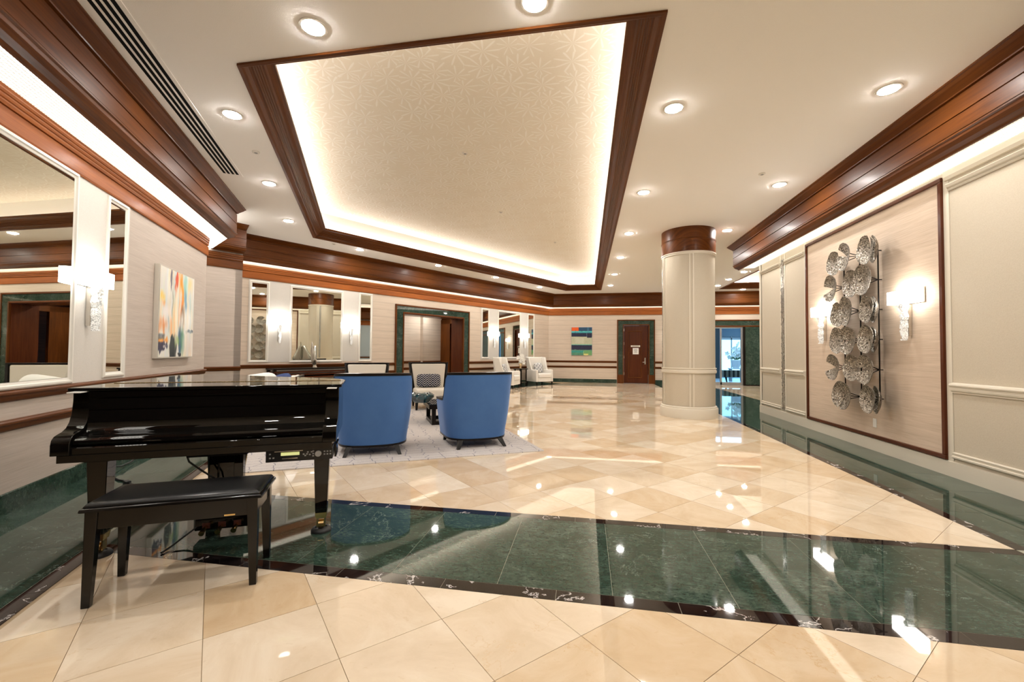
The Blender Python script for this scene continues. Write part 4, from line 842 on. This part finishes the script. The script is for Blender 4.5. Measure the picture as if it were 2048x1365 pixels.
# --- blue barrel chair: local front is +y
def blue_chair():
    t = thing('barrel_chair', '', 'chair', (0, 0, 0), 0, 'blue barrel lounge chairs')
    # plan path of the shell, from left arm front round the back to right arm front
    path = []
    for k in range(41):
        s_ = -1 + 2 * k / 40
        a = s_ * R_(100); x = .445 * math.copysign(abs(math.sin(a)) ** .74, a); y = -.40 * math.copysign(abs(math.cos(a)) ** .80, math.cos(a))
        if abs(s_) > .86: y += (abs(s_) - .86) / .14 * .24
        path.append((x, y, abs(s_)))
    def hgt(q):     # shell top: high back that swoops to the arms
        if q < .60: return .965 - .008 * (q / .60) ** 2
        if q < .80: f = (q - .60) / .20; return .957 - .337 * (f * f * (3 - 2 * f))
        return .62 - .02 * (q - .8) / .2
    def lean(q, z): f = max(0, (z - .2)) / .76; return f
    ring_o = []
    outer = []; inner = []
    rings = []
    for i, (x, y, q) in enumerate(path):
        p0 = path[max(i - 1, 0)]; p1 = path[min(i + 1, 40)]; nx, ny = p1[1] - p0[1], -(p1[0] - p0[0]); L = math.hypot(nx, ny); nx, ny = -nx / L, -ny / L      # outward
        nx, ny = (nx, ny) if nx * x + ny * (y - .1) > 0 else (-nx, -ny)
        H = hgt(q); col = []
        for z in np.linspace(.118, H, 9):
            f = lean(q, z); g = .030 * math.sin(min(1, (z - .118) / .45) * math.pi / 2); col.append((x * (.92 + .13 * f) + nx * g, y * .93 + ny * g - .075 * f * (1 - .55 * q), float(z)))
        th = .075
        top = col[-1]; col += [(top[0] - nx * .02, top[1] - ny * .02, H + .012), (top[0] - nx * th * .8, top[1] - ny * th * .8, H + .008), (top[0] - nx * th, top[1] - ny * th, H - .01)]
        lowp = col[3]; col.append((lowp[0] - nx * th * 1.1, lowp[1] - ny * th * 1.1, .34))
        rings.append(col)
    MB().loft(rings, cap=True, closed=True).build('shell', 'blue_velvet', t, smooth=50)
    b = MB(); tr = []
    for i, col in enumerate(rings):
        a, c = Vector(col[8]), Vector(col[11]); o_ = (a - c); o_.z = 0; o_.normalize(); zz = a.z
        tr.append([tuple(a + o_ * .004 + Vector((0, 0, -.012))), tuple(a + o_ * .004 + Vector((0, 0, .016))), tuple(c - o_ * .002 + Vector((0, 0, .030))), tuple(c - o_ * .002 + Vector((0, 0, .0)))])
    b.loft(tr); b.build('top_trim', 'espresso', t, smooth=50)
    br = [[tuple(Vector(col[0]) + Vector((0, 0, -.022))), tuple(Vector(col[0]) + Vector((col[0][0] * .012, -.006, .004))), (col[0][0] * .80, col[0][1] * .80, .122), (col[0][0] * .80, col[0][1] * .80, .098)] for col in rings]
    MB().loft(br).build('base_trim', 'espresso', t, smooth=50)
    MB().rbox(-.29, .29, -.22, .28, .11, .33, .05).build('seat_deck', 'blue_velvet', t, smooth=40); MB().rbox(-.31, .31, -.20, .34, .33, .46, .06).build('seat_cushion', 'blue_velvet', t, smooth=40)
    for sx in (-1, 1):
        MB().loft([[(sx * .315 + dx, -.385 + dy, 0) for dx, dy in ((-.020, -.020), (.020, -.020), (.020, .020), (-.020, .020))], [(sx * .265 + dx, -.30 + dy, .108) for dx, dy in ((-.034, -.034), (.034, -.034), (.034, .034), (-.034, .034))]]).build('leg', 'espresso', t, bevel=.003)
        MB().loft([[(sx * .345 + dx, .29 + dy, 0) for dx, dy in ((-.018, -.018), (.018, -.018), (.018, .018), (-.018, .018))], [(sx * .330 + dx, .27 + dy, .108) for dx, dy in ((-.03, -.03), (.03, -.03), (.03, .03), (-.03, .03))]]).build('leg', 'espresso', t, bevel=.003)
    return t
bc = blue_chair()
def at_legs(p, q): return (Vector((p[0], p[1], 0)) + Vector((q[0], q[1], 0))) / 2
a0 = R_(27.3); a1 = R_(31.0)
c0_ = at_legs((-2.779, 4.593), (-2.217, 4.883)) + Vector((-math.sin(a0), math.cos(a0), 0)) * .385
c1_ = at_legs((-1.59, 5.256), (-1.069, 5.571)) + Vector((-math.sin(a1), math.cos(a1), 0)) * .385
bc.location = (c0_.x, c0_.y, .0125); bc.rotation_euler = (0, 0, a0); bc['label'] = 'blue velvet barrel chair seen from behind, next to the piano'
dup(bc, (c1_.x, c1_.y, .0125), a1, 'blue velvet barrel chair seen from behind, farther from the piano by the rug corner', 'blue barrel lounge chairs')
# --- ivory chairs with dark frames: local front is -y
def ivory_chair():
    t = thing('lounge_chair', '', 'chair', (0, 0, 0), 0, 'ivory lounge chairs with dark frames')
    bk = lambda z, d: (.40 + .16 * (z - .4) / .6 + d)
    W0, W1 = .36, .435
    MB().loft([[(-W0 + .04, .30, .40), (W0 - .04, .30, .40), (W0 - .04, .40, .40), (-W0 + .04, .40, .40)], [(-W1 + .04, .43, .965), (W1 - .04, .43, .965), (W1 - .04, .50, .965), (-W1 + .04, .50, .965)]]).build('backrest', 'ivory_fabric', t, bevel=.025, smooth=50)
    for sx in (-1, 1):
        MB().loft([[(sx * W0 - .022, .30, .16), (sx * W0 + .022, .30, .16), (sx * W0 + .022, .43, .16), (sx * W0 - .022, .43, .16)], [(sx * W1 - .020, .45, .985), (sx * W1 + .020, .45, .985), (sx * W1 + .020, .53, .985), (sx * W1 - .020, .53, .985)]]).build('frame_side', 'espresso', t, bevel=.005)
    MB().box(-W1 - .02, W1 + .02, .45, .53, .968, 1.0).build('frame_top', 'espresso', t, bevel=.005)
    MB().loft([[(-W0, .41, .2), (W0, .41, .2), (W0, .43, .2), (-W0, .43, .2)], [(-W1, .505, .97), (W1, .505, .97), (W1, .525, .97), (-W1, .525, .97)]]).build('frame_back', 'espresso', t)
    MB().box(-.38, .38, -.38, .36, .16, .235).build('seat_frame', 'espresso', t, bevel=.005)
    MB().rbox(-.365, .365, -.40, .34, .235, .43, .05).build('seat_cushion', 'ivory_fabric', t, smooth=40)
    for sx in (-1, 1):
        MB().frustum(*sorted((sx * .33, sx * .37)), -.37, -.33, 0, *sorted((sx * .315, sx * .38)), -.38, -.31, .17).build('leg', 'espresso', t); MB().frustum(*sorted((sx * .33, sx * .37)), .38, .43, 0, *sorted((sx * .315, sx * .38)), .34, .42, .17).build('leg', 'espresso', t)
    return t
iv = ivory_chair()
def put_ivory(o, px0, px1, y, z=1.0):
    a, b = atz(px0, y, z), atz(px1, y, z); m = (a + b) / 2; ang = math.atan2(b.y - a.y, b.x - a.x); f = Vector((-math.sin(ang), math.cos(ang), 0)); m -= f * .49; return (m.x, m.y, .0125), ang
iv.location, an = put_ivory(iv, 690, 778, 727); iv.rotation_euler = (0, 0, an); iv['label'] = 'ivory lounge chair with dark frame behind the blue chair nearest the piano'
loc2, an2 = put_ivory(iv, 816, 897, 726)
dup(iv, loc2, an2, 'ivory lounge chair with navy chevron cushion, seen between the two blue chairs', 'ivory lounge chairs with dark frames')
def local(loc, ang, x, y, z): return Vector(loc) + Vector((math.cos(ang) * x - math.sin(ang) * y, math.sin(ang) * x + math.cos(ang) * y, z))
p = MB().cushion(0, 0, .15, .27, .065, .15, .35).build('lumbar_cushion', 'chevron_fabric', smooth=60, loc=local(loc2, an2, -.02, .235, .44), rz=an2); p.rotation_euler = (R_(-10), 0, an2)
tag(p, 'navy and white chevron lumbar cushion on the ivory chair', 'cushion')
# --- coffee table
ct = thing('coffee_table', 'dark wood coffee table with glass top on the rug', 'table', uvof(-.54, 2.62, .0125), RA)
# the near right ring leg is the part that shows between the blue chairs
MB().rbox(-.62, .62, -.40, .40, .345, .360, .004, 1).build('glass_top', 'dark_glass_top', ct); MB().box(-.60, .60, -.38, .38, .27, .3445).build('apron', 'espresso', ct, bevel=.004)
for sx in (-1, 1):
    b = MB(); x = sx * .38
    for y0, y1, z0, z1 in ((-.36, -.29, 0, .27), (.29, .36, 0, .27), (-.29, .29, 0, .06)): b.box(x - .17, x - .10, y0, y1, z0, z1); b.box(x + .10, x + .17, y0, y1, z0, z1)
    b.box(x - .10, x + .10, -.36, -.29, 0, .06); b.box(x - .10, x + .10, .29, .36, 0, .06); b.build('ring_leg', 'espresso', ct, bevel=.003)
# --- teal glass piece on the table
tb = thing('glass_bowl', 'lumpy teal glass bowl on the coffee table', 'bowl', uvof(-1.24, 2.50, .3735), .4)
rings = []
for r, z in ((.02, 0), (.10, .004), (.12, .04), (.165, .09), (.18, .14), (.15, .165), (.11, .155), (.07, .10), (.04, .06), (.01, .055)):
    rings.append([((r * (1 + .14 * math.sin(5 * a + z * 20) + .07 * math.sin(9 * a)) * 1.15) * math.cos(a), r * (1 + .12 * math.sin(4 * a + 1)) * math.sin(a), z + .012 * math.sin(3 * a) * (1 if z > .1 else 0)) for a in [2 * math.pi * k / 36 for k in range(36)]])
MB().loft(rings).build('bowl_body', 'teal_glass', tb, smooth=60)
# --- ivory sofa by the left wall, behind the piano
so = thing('sofa', 'ivory sofa with dark frame against the left wall, hidden behind the piano', 'sofa', FL.w(3.55, -1.12, .013), FL.g + math.pi)
MB().box(-1.0, 1.0, .36, .42, .12, .80).build('frame_back', 'espresso', so, bevel=.006); MB().rbox(-.95, .95, .20, .37, .40, .79, .05).build('backrest', 'ivory_light', so, smooth=40); MB().rbox(-.95, .95, -.42, .30, .22, .44, .05).build('seat_cushion', 'ivory_light', so, smooth=40); MB().box(-1.0, 1.0, -.40, .40, .13, .22).build('seat_frame', 'espresso', so)
for sx in (-1, 1):
    MB().box(*sorted((sx * .95, sx * 1.0)), -.40, .40, .13, .62).build('arm', 'espresso', so, bevel=.006)
    for y in (-.37, .35): MB().frustum(*sorted((sx * .92, sx * .96)), y - .02, y + .02, 0, *sorted((sx * .90, sx * .97)), y - .03, y + .03, .14).build('leg', 'espresso', so)
def pillow_at(px, py_top, d, mat, label, hw=.24, hz=.2, tilt=-16, roll=0, rz=None):
    # stand a pillow so that its top shows at the given place over the piano lid; d = distance from the left wall
    n = -FL.n; r = (_r * ((px - 1024) / FPX) + _f - _u * ((py_top - 682.5) / FPX)); O = FL.a + n * d; k = (O - Vector((0, 0, CAMH))).dot(n) / r.dot(n); P = Vector((0, 0, CAMH)) + r * k
    o = MB().cushion(0, 0, 0, hw, .085, hz, .42).build('throw_pillow', mat, smooth=60); o.location = (P.x, P.y, P.z - hz * (1.0 if not roll else 1.28)); o.rotation_euler = Matrix.Rotation(FL.g + math.pi, 3, 'Z').to_quaternion().to_euler() if False else (R_(tilt), R_(roll), FL.g + math.pi if rz is None else R_(rz))
    return tag(o, label, 'cushion', 'sofa cushions behind the piano')
pillow_at(507, 738, 1.12, 'white_fabric', 'large white cushion peeking over the piano lid on the sofa', .33, .27, -14, -10, 38)
pillow_at(562, 742, 1.27, 'navy_fabric', 'blue cushion next to the white one behind the piano lid', .20, .21, -14, -16, 34)
pillow_at(597, 746, 1.44, 'ivory_light', 'small ivory cushion behind the piano lid, nearest the blue chair', .16, .20, -14, 30, 30)

# ================================================================== CONSOLE AND VASE
cn = thing('console_table', 'long dark slatted console under the wide mirror', 'console', FK.w(1.62, -.27), FK.g)
MB().box(-1.10, 1.10, -.22, .22, .815, .850).build('table_top', 'espresso', cn, bevel=.004)
for z0, z1 in ((.745, .775), (.69, .715), (.62, .65)): MB().box(-1.08, 1.08, -.20, .20, z0, z1).build('slat_shelf', 'mahogany_door', cn, bevel=.003)
for sx in (-1, 1):
    for y in (-.19, .15): MB().box(*sorted((sx * 1.02, sx * 1.09)), y, y + .05, 0, .815).build('leg', 'espresso', cn)
MB().box(-1.05, 1.05, -.19, .19, .10, .13).build('slat_shelf', 'espresso', cn)
vs_ = thing('fin_vase', 'silver fin-shaped glass vase on the console before the wide mirror', 'vase', FK.w(1.50, -.37, .851), FK.g)
vd = -1.0
ang = math.atan2(9.4, -6.45) - FK.g       # broad side lies along the view, so only the thin edge faces the room
b = MB(); b.T = Matrix.Rotation(ang, 4, 'Z'); rings = []
for z, hw, ht, sh in ((0, .06, .055, 0), (.012, .062, .056, 0), (.06, .045, .035, .01), (.11, .14, .040, .02), (.17, .315, .044, .04), (.22, .310, .042, .03), (.32, .235, .038, .02), (.42, .165, .032, .01), (.52, .105, .026, .0), (.535, .09, .020, .0)):
    rings.append([(sh + hw * math.cos(2 * math.pi * k / 20), ht * math.sin(2 * math.pi * k / 20), z) for k in range(20)])
b.loft(rings); b.build('vase_body', 'smoked_silver', vs_, smooth=50)
b = MB(); b.T = Matrix.Rotation(ang + R_(70), 4, 'Z'); rings = []
for z, hw, ht, sh in ((.03, .03, .03, 0), (.12, .050, .030, .02), (.26, .060, .026, .04), (.42, .046, .020, .06), (.56, .024, .012, .07), (.64, .006, .006, .075)): rings.append([(sh + hw * math.cos(2 * math.pi * k / 16), ht * math.sin(2 * math.pi * k / 16), z) for k in range(16)])
b.loft(rings); b.build('vase_fin', 'smoked_silver', vs_, smooth=50)

# ================================================================== WING CHAIRS, SIDE TABLE, FLOWERS (far corner)
def wing_chair():
    t = thing('wing_chair', '', 'chair', (0, 0, 0), 0, 'cream wing chairs in the far corner')       # local front is -y
    MB().loft([[(-.33, .22, .30), (.33, .22, .30), (.33, .36, .30), (-.33, .36, .30)], [(-.35, .33, 1.08), (.35, .33, 1.08), (.35, .43, 1.08), (-.35, .43, 1.08)]]).build('backrest', 'ivory_light', t, bevel=.03, smooth=50)
    for sx in (-1, 1):
        MB().loft([[(sx * .32, .30, .5), (sx * .39, .30, .5), (sx * .40, -.02, .56), (sx * .33, -.02, .56)], [(sx * .33, .36, .85), (sx * .40, .36, .85), (sx * .42, .10, .86), (sx * .35, .10, .86)], [(sx * .34, .42, 1.09), (sx * .41, .42, 1.09), (sx * .43, .16, 1.07), (sx * .36, .16, 1.07)]]).build('wing', 'ivory_light', t, bevel=.02, smooth=50)
        MB().rbox(*sorted((sx * .31, sx * .41)), -.36, .34, .14, .60, .04).build('arm', 'ivory_light', t, smooth=40)
        for y in (-.33, .33): MB().frustum(*sorted((sx * .345, sx * .375)), y - .015, y + .015, 0, *sorted((sx * .335, sx * .385)), y - .025, y + .025, .15).build('leg', 'espresso', t)
    MB().rbox(-.31, .31, -.36, .30, .14, .31, .03).build('seat_base', 'ivory_light', t, smooth=40); MB().rbox(-.305, .305, -.39, .24, .31, .45, .05).build('seat_cushion', 'ivory_light', t, smooth=40)
    return t
wc = wing_chair()
locA, angA = FK.w(8.02, -.95), R_(82); locB, angB = FK.w(10.25, -.72), R_(42)
wc.location = locA; wc.rotation_euler = (0, 0, angA); wc['label'] = 'cream wing chair seen from its side, left of the flower table'
dup(wc, locB, angB, 'cream wing chair facing the room, right of the flower table', 'cream wing chairs in the far corner')
for loc, ang, lb_ in ((locA, angA, 'geometric black and white pillow on the left wing chair'), (locB, angB, 'geometric black and white pillow on the right wing chair')):
    o = MB().cushion(0, 0, 0, .20, .07, .20, .4).build('throw_pillow', 'lattice_fabric', smooth=60); o.location = local(loc, ang, .03, .11, .655); o.rotation_euler = (R_(-14), 0, ang); tag(o, lb_, 'cushion', 'geometric pillows on the wing chairs')
stb = thing('side_table', 'small dark side table between the two wing chairs', 'table', FK.w(9.18, -.62), FK.g)
MB().lathe([(.0, .625), (.28, .625), (.285, .635), (.285, .645), (.28, .655), (0, .655)], 28).build('table_top', 'espresso', stb, smooth=40)
for k in range(4): a = R_(45 + 90 * k); MB().box(.21 * math.cos(a) - .016, .21 * math.cos(a) + .016, .21 * math.sin(a) - .016, .21 * math.sin(a) + .016, 0, .626).build('leg', 'espresso', stb)
MB().lathe([(0, .12), (.22, .12), (.22, .14), (0, .14)], 20).build('lower_shelf', 'espresso', stb)
fv = thing('flower_vase', 'gold vase with white orchid blooms on the side table', 'vase', FK.w(9.14, -.64, .656), .3)
MB().lathe([(.05, 0), (.055, .01), (.035, .06), (.06, .12), (.05, .18), (.03, .20)], 20).build('vase_body', 'gold_vase', fv, smooth=50)
def flower(parent, x, y, z, s_, name='bloom', tilt=0):
    b = MB()
    for k in range(5):
        a = 2 * math.pi * k / 5 + tilt; c, s2 = math.cos(a), math.sin(a); u = Vector((c, 0, s2)); vv = Vector((-s2, 0, c)); o = Vector((x, y, z))
        b.add([tuple(o), tuple(o + u * s_ * .5 + vv * s_ * .34 + Vector((0, -.015, 0))), tuple(o + u * s_ + Vector((0, -.03, 0))), tuple(o + u * s_ * .5 - vv * s_ * .34 + Vector((0, -.015, 0))), tuple(o + u * s_ * .5 + Vector((0, .02, 0)))], [(0, 1, 4), (1, 2, 4), (2, 3, 4), (3, 0, 4), (0, 3, 2, 1)])
    b.build(name, 'petal_white', parent)
rr = random.Random(2)
for k in range(13): a = rr.uniform(0, 6.28); r = rr.uniform(.02, .13); flower(fv, r * math.cos(a), r * math.sin(a), rr.choice((.24, .30, .40, .44, .48)) + rr.uniform(-.03, .03), .085, tilt=rr.random())
for x, z in ((.05, .42), (-.06, .38)): MB().tube([(0, 0, .15), (x * .4, 0, z * .6), (x, 0, z)], .006, 6).build('stem', 'leaf_green', fv)

# ================================================================== LOBBY FURNITURE (through the glass)
lbn = thing('striped_bench', 'striped upholstered bench with slim dark legs behind the glass entrance', 'bench', (6.42, 19.95, .0), R_(4))
MB().rbox(-.62, .55, -.24, .24, .27, .56, .03).build('seat', 'stripe_fabric', lbn, smooth=40)
for sx in (-.50, .30, .44): MB().frustum(sx - .018 + .05, sx + .018 + .05, -.2, -.165, 0, sx - .03, sx + .03, -.22, -.15, .28).build('leg', 'espresso', lbn)
ped = thing('plant_stand', 'slim white plant stand in the lobby behind the striped bench', 'stand', (6.95, 21.6, 0)); MB().box(-.30, .30, -.2, .2, .56, .60).build('stand_top', 'pot_white', ped)
for sx in (-.25, .25): MB().box(sx - .02, sx + .02, -.18, .18, 0, .56).build('stand_leg', 'steel_frame', ped)
orc = thing('potted_orchid', 'white orchid in a tall white pot in the lobby', 'plant', (6.95, 21.6, .601))
MB().lathe([(.13, 0), (.15, .03), (.20, .22), (.23, .38), (.21, .40), (.19, .37)], 24).build('pot', 'pot_white', orc, smooth=50)
for k in range(26): a = rr.uniform(0, 6.28); r = rr.uniform(.05, .42) ; flower(orc, r * math.cos(a), .3 * r * math.sin(a), .50 + rr.uniform(.0, .42) * (1 if r < .3 else .7), .13, tilt=rr.random())
for k in range(7): a = -2.4 + k * .8; MB().tube([(0, 0, .36), (.18 * math.cos(a), .1 * math.sin(a), .50), (.40 * math.cos(a), .15 * math.sin(a), .44)], [.02, .03, .006], 6).build('leaf', 'leaf_green', orc)
for x, z in ((.1, .95), (-.15, .85), (.03, 1.15)): MB().tube([(0, 0, .36), (x * .5, 0, z * .7), (x, 0, z)], .008, 6).build('stem', 'leaf_green', orc)
for k in range(5): flower(orc, .03 + .02 * k, 0, 1.0 + .05 * k, .06, tilt=k)

# ================================================================== METAL LEAF SCULPTURE on the right wall
sx_ = lambda Y: 10.13 - Y
sc_ = thing('wall_sculpture', 'hammered silver leaf sculpture on dark rods on the right wall', 'sculpture', FR.w(sx_(6.565), 0, .60), FR.g)
L_ = lambda Y: 6.565 - Y
for Y, z0, z1 in ((6.93, .70, 2.55), (6.565, .62, 2.70), (6.195, .68, 2.62)): MB().tube([(L_(Y), -.045, z0 - .60), (L_(Y), -.045, z1 - .60)], .0085, 8).build('rod', 'espresso', sc_, smooth=60)
def leafpair(Y, z, Rr, gap_ang, gap=26, yaw=0, off=-.15, lobes=2, dish=.05, rodY=None):
    """dished round leaves cut by wedge gaps; gap_ang = direction of the first gap, degrees from +x"""
    c = Vector((L_(Y), off, z - .60)); Ry = Matrix.Rotation(R_(yaw), 3, 'Z')
    span = 360 / lobes - gap if lobes > 1 else 360 - gap
    for q in range(lobes):
        a0 = gap_ang + gap / 2 + q * 360 / lobes; rings = []
        NR, NA = 6, 30
        f, bk = [], []
        for i in range(NR + 1):
            rr_ = .012 + (Rr - .012) * i / NR
            row = []
            for j in range(NA + 1):
                tq = j / NA; a = R_(a0 + span * tq); edge = 1 - .05 * abs(2 * tq - 1) ** 6 + .008 * math.sin(j * 2.1 + q * 3)
                r = rr_ * edge; y = -dish * (r / Rr) ** 2 * 1.1 + .007 * math.sin(3 * a) * (r / Rr); y += (.016 if q % 2 else -.004)
                row.append(c + Ry @ Vector((r * math.cos(a), y, r * math.sin(a))))
            f.append(row)
        n = (NA + 1); vs = [tuple(p) for row in f for p in row] + [tuple(p + Ry @ Vector((0, .006, 0))) for row in f for p in row]; N0 = (NR + 1) * n; fs = []
        for i in range(NR):
            for j in range(NA):
                a_, b_, d_, e_ = i * n + j, i * n + j + 1, (i + 1) * n + j + 1, (i + 1) * n + j; fs.append((a_, b_, d_, e_)); fs.append((N0 + a_, N0 + e_, N0 + d_, N0 + b_))
        for j in range(NA): a_, b_ = NR * n + j, NR * n + j + 1; fs.append((a_, b_, N0 + b_, N0 + a_))
        for i in range(NR):
            for jj in (0, NA): a_, b_ = i * n + jj, (i + 1) * n + jj; fs.append((a_, b_, N0 + b_, N0 + a_))
        MB().add(vs, fs).build('leaf', 'hammered_silver', sc_, smooth=50)
    if rodY is not None:
        rp = Vector((L_(rodY), -.045, z - .60)); b = MB()
        for dz, dx in ((.05, 0), (-.05, 0), (0, 0)): b.tube([tuple(rp), tuple(c + Vector((dx, .02, dz)))], .006, 6)
        b.tube([(rp.x, -.045, rp.z), (rp.x, -.002, rp.z)], .007, 6); b.build('stem_fork', 'espresso', sc_, smooth=60)
# x grows towards the camera (right in the picture): gap angle 0 = right, 90 = up, 180 = left
LEAVES = [  # Y, z, radius, yaw, distance from wall, gap direction, gap width, lobes, rod
 (6.604, 2.623, .195, -5, -.18, 150, 30, 1, 6.565), (6.928, 2.598, .176, 1, -.13, 40, 36, 1, 0),
 (6.125, 2.609, .185, -3, -.18, 62, 18, 1, 6.195), (6.065, 2.607, .178, -22, -.12, 110, 10, 1, 0),
 (7.019, 2.241, .197, -3, -.14, 184, 42, 1, 6.93),
 (6.529, 2.236, .188, -1, -.13, 20, 8, 1, 0), (6.209, 2.231, .198, 0, -.18, 183, 12, 1, 6.195),
 (6.575, 1.863, .204, -7, -.18, 200, 7, 1, 6.565), (6.846, 1.842, .180, -1, -.13, 75, 14, 1, 0),
 (6.115, 1.846, .178, -7, -.18, 70, 30, 1, 6.195), (6.080, 1.839, .171, -20, -.12, 100, 14, 1, 0),
 (6.550, 1.455, .190, 3, -.18, 182, 14, 1, 6.565), (6.878, 1.469, .195, -4, -.13, 80, 8, 1, 0),
 (6.140, 1.459, .185, -5, -.18, 300, 6, 1, 6.195), (6.085, 1.458, .171, -22, -.12, 90, 10, 1, 0),
 (6.987, 1.075, .191, -1, -.14, 178, 48, 1, 6.93),
 (6.539, 1.080, .180, 1, -.13, 340, 7, 1, 0), (6.186, 1.069, .190, 0, -.18, 181, 24, 1, 6.195),
 (6.688, .688, .200, 4, -.18, 250, 7, 1, 6.565), (6.790, .707, .184, 1, -.13, 60, 9, 1, 0),
 (6.115, .697, .182, -6, -.18, 75, 12, 1, 6.195), (6.050, .699, .178, -20, -.12, 80, 8, 1, 0)]
for Y, z, r, yaw, off, ga, gw, lo, rod in LEAVES: leafpair(Y, z, r, ga, gw, yaw=yaw, off=off, lobes=lo, rodY=rod or None)
tag(MB().box(-.035, .035, -.006, 0, 0, .115).build('wall_plate', 'white_plastic', loc=FR.w(sx_(6.365), -.006, .308), rz=FR.g, bevel=.002), 'white wall outlet plate under the metal sculpture', 'outlet')
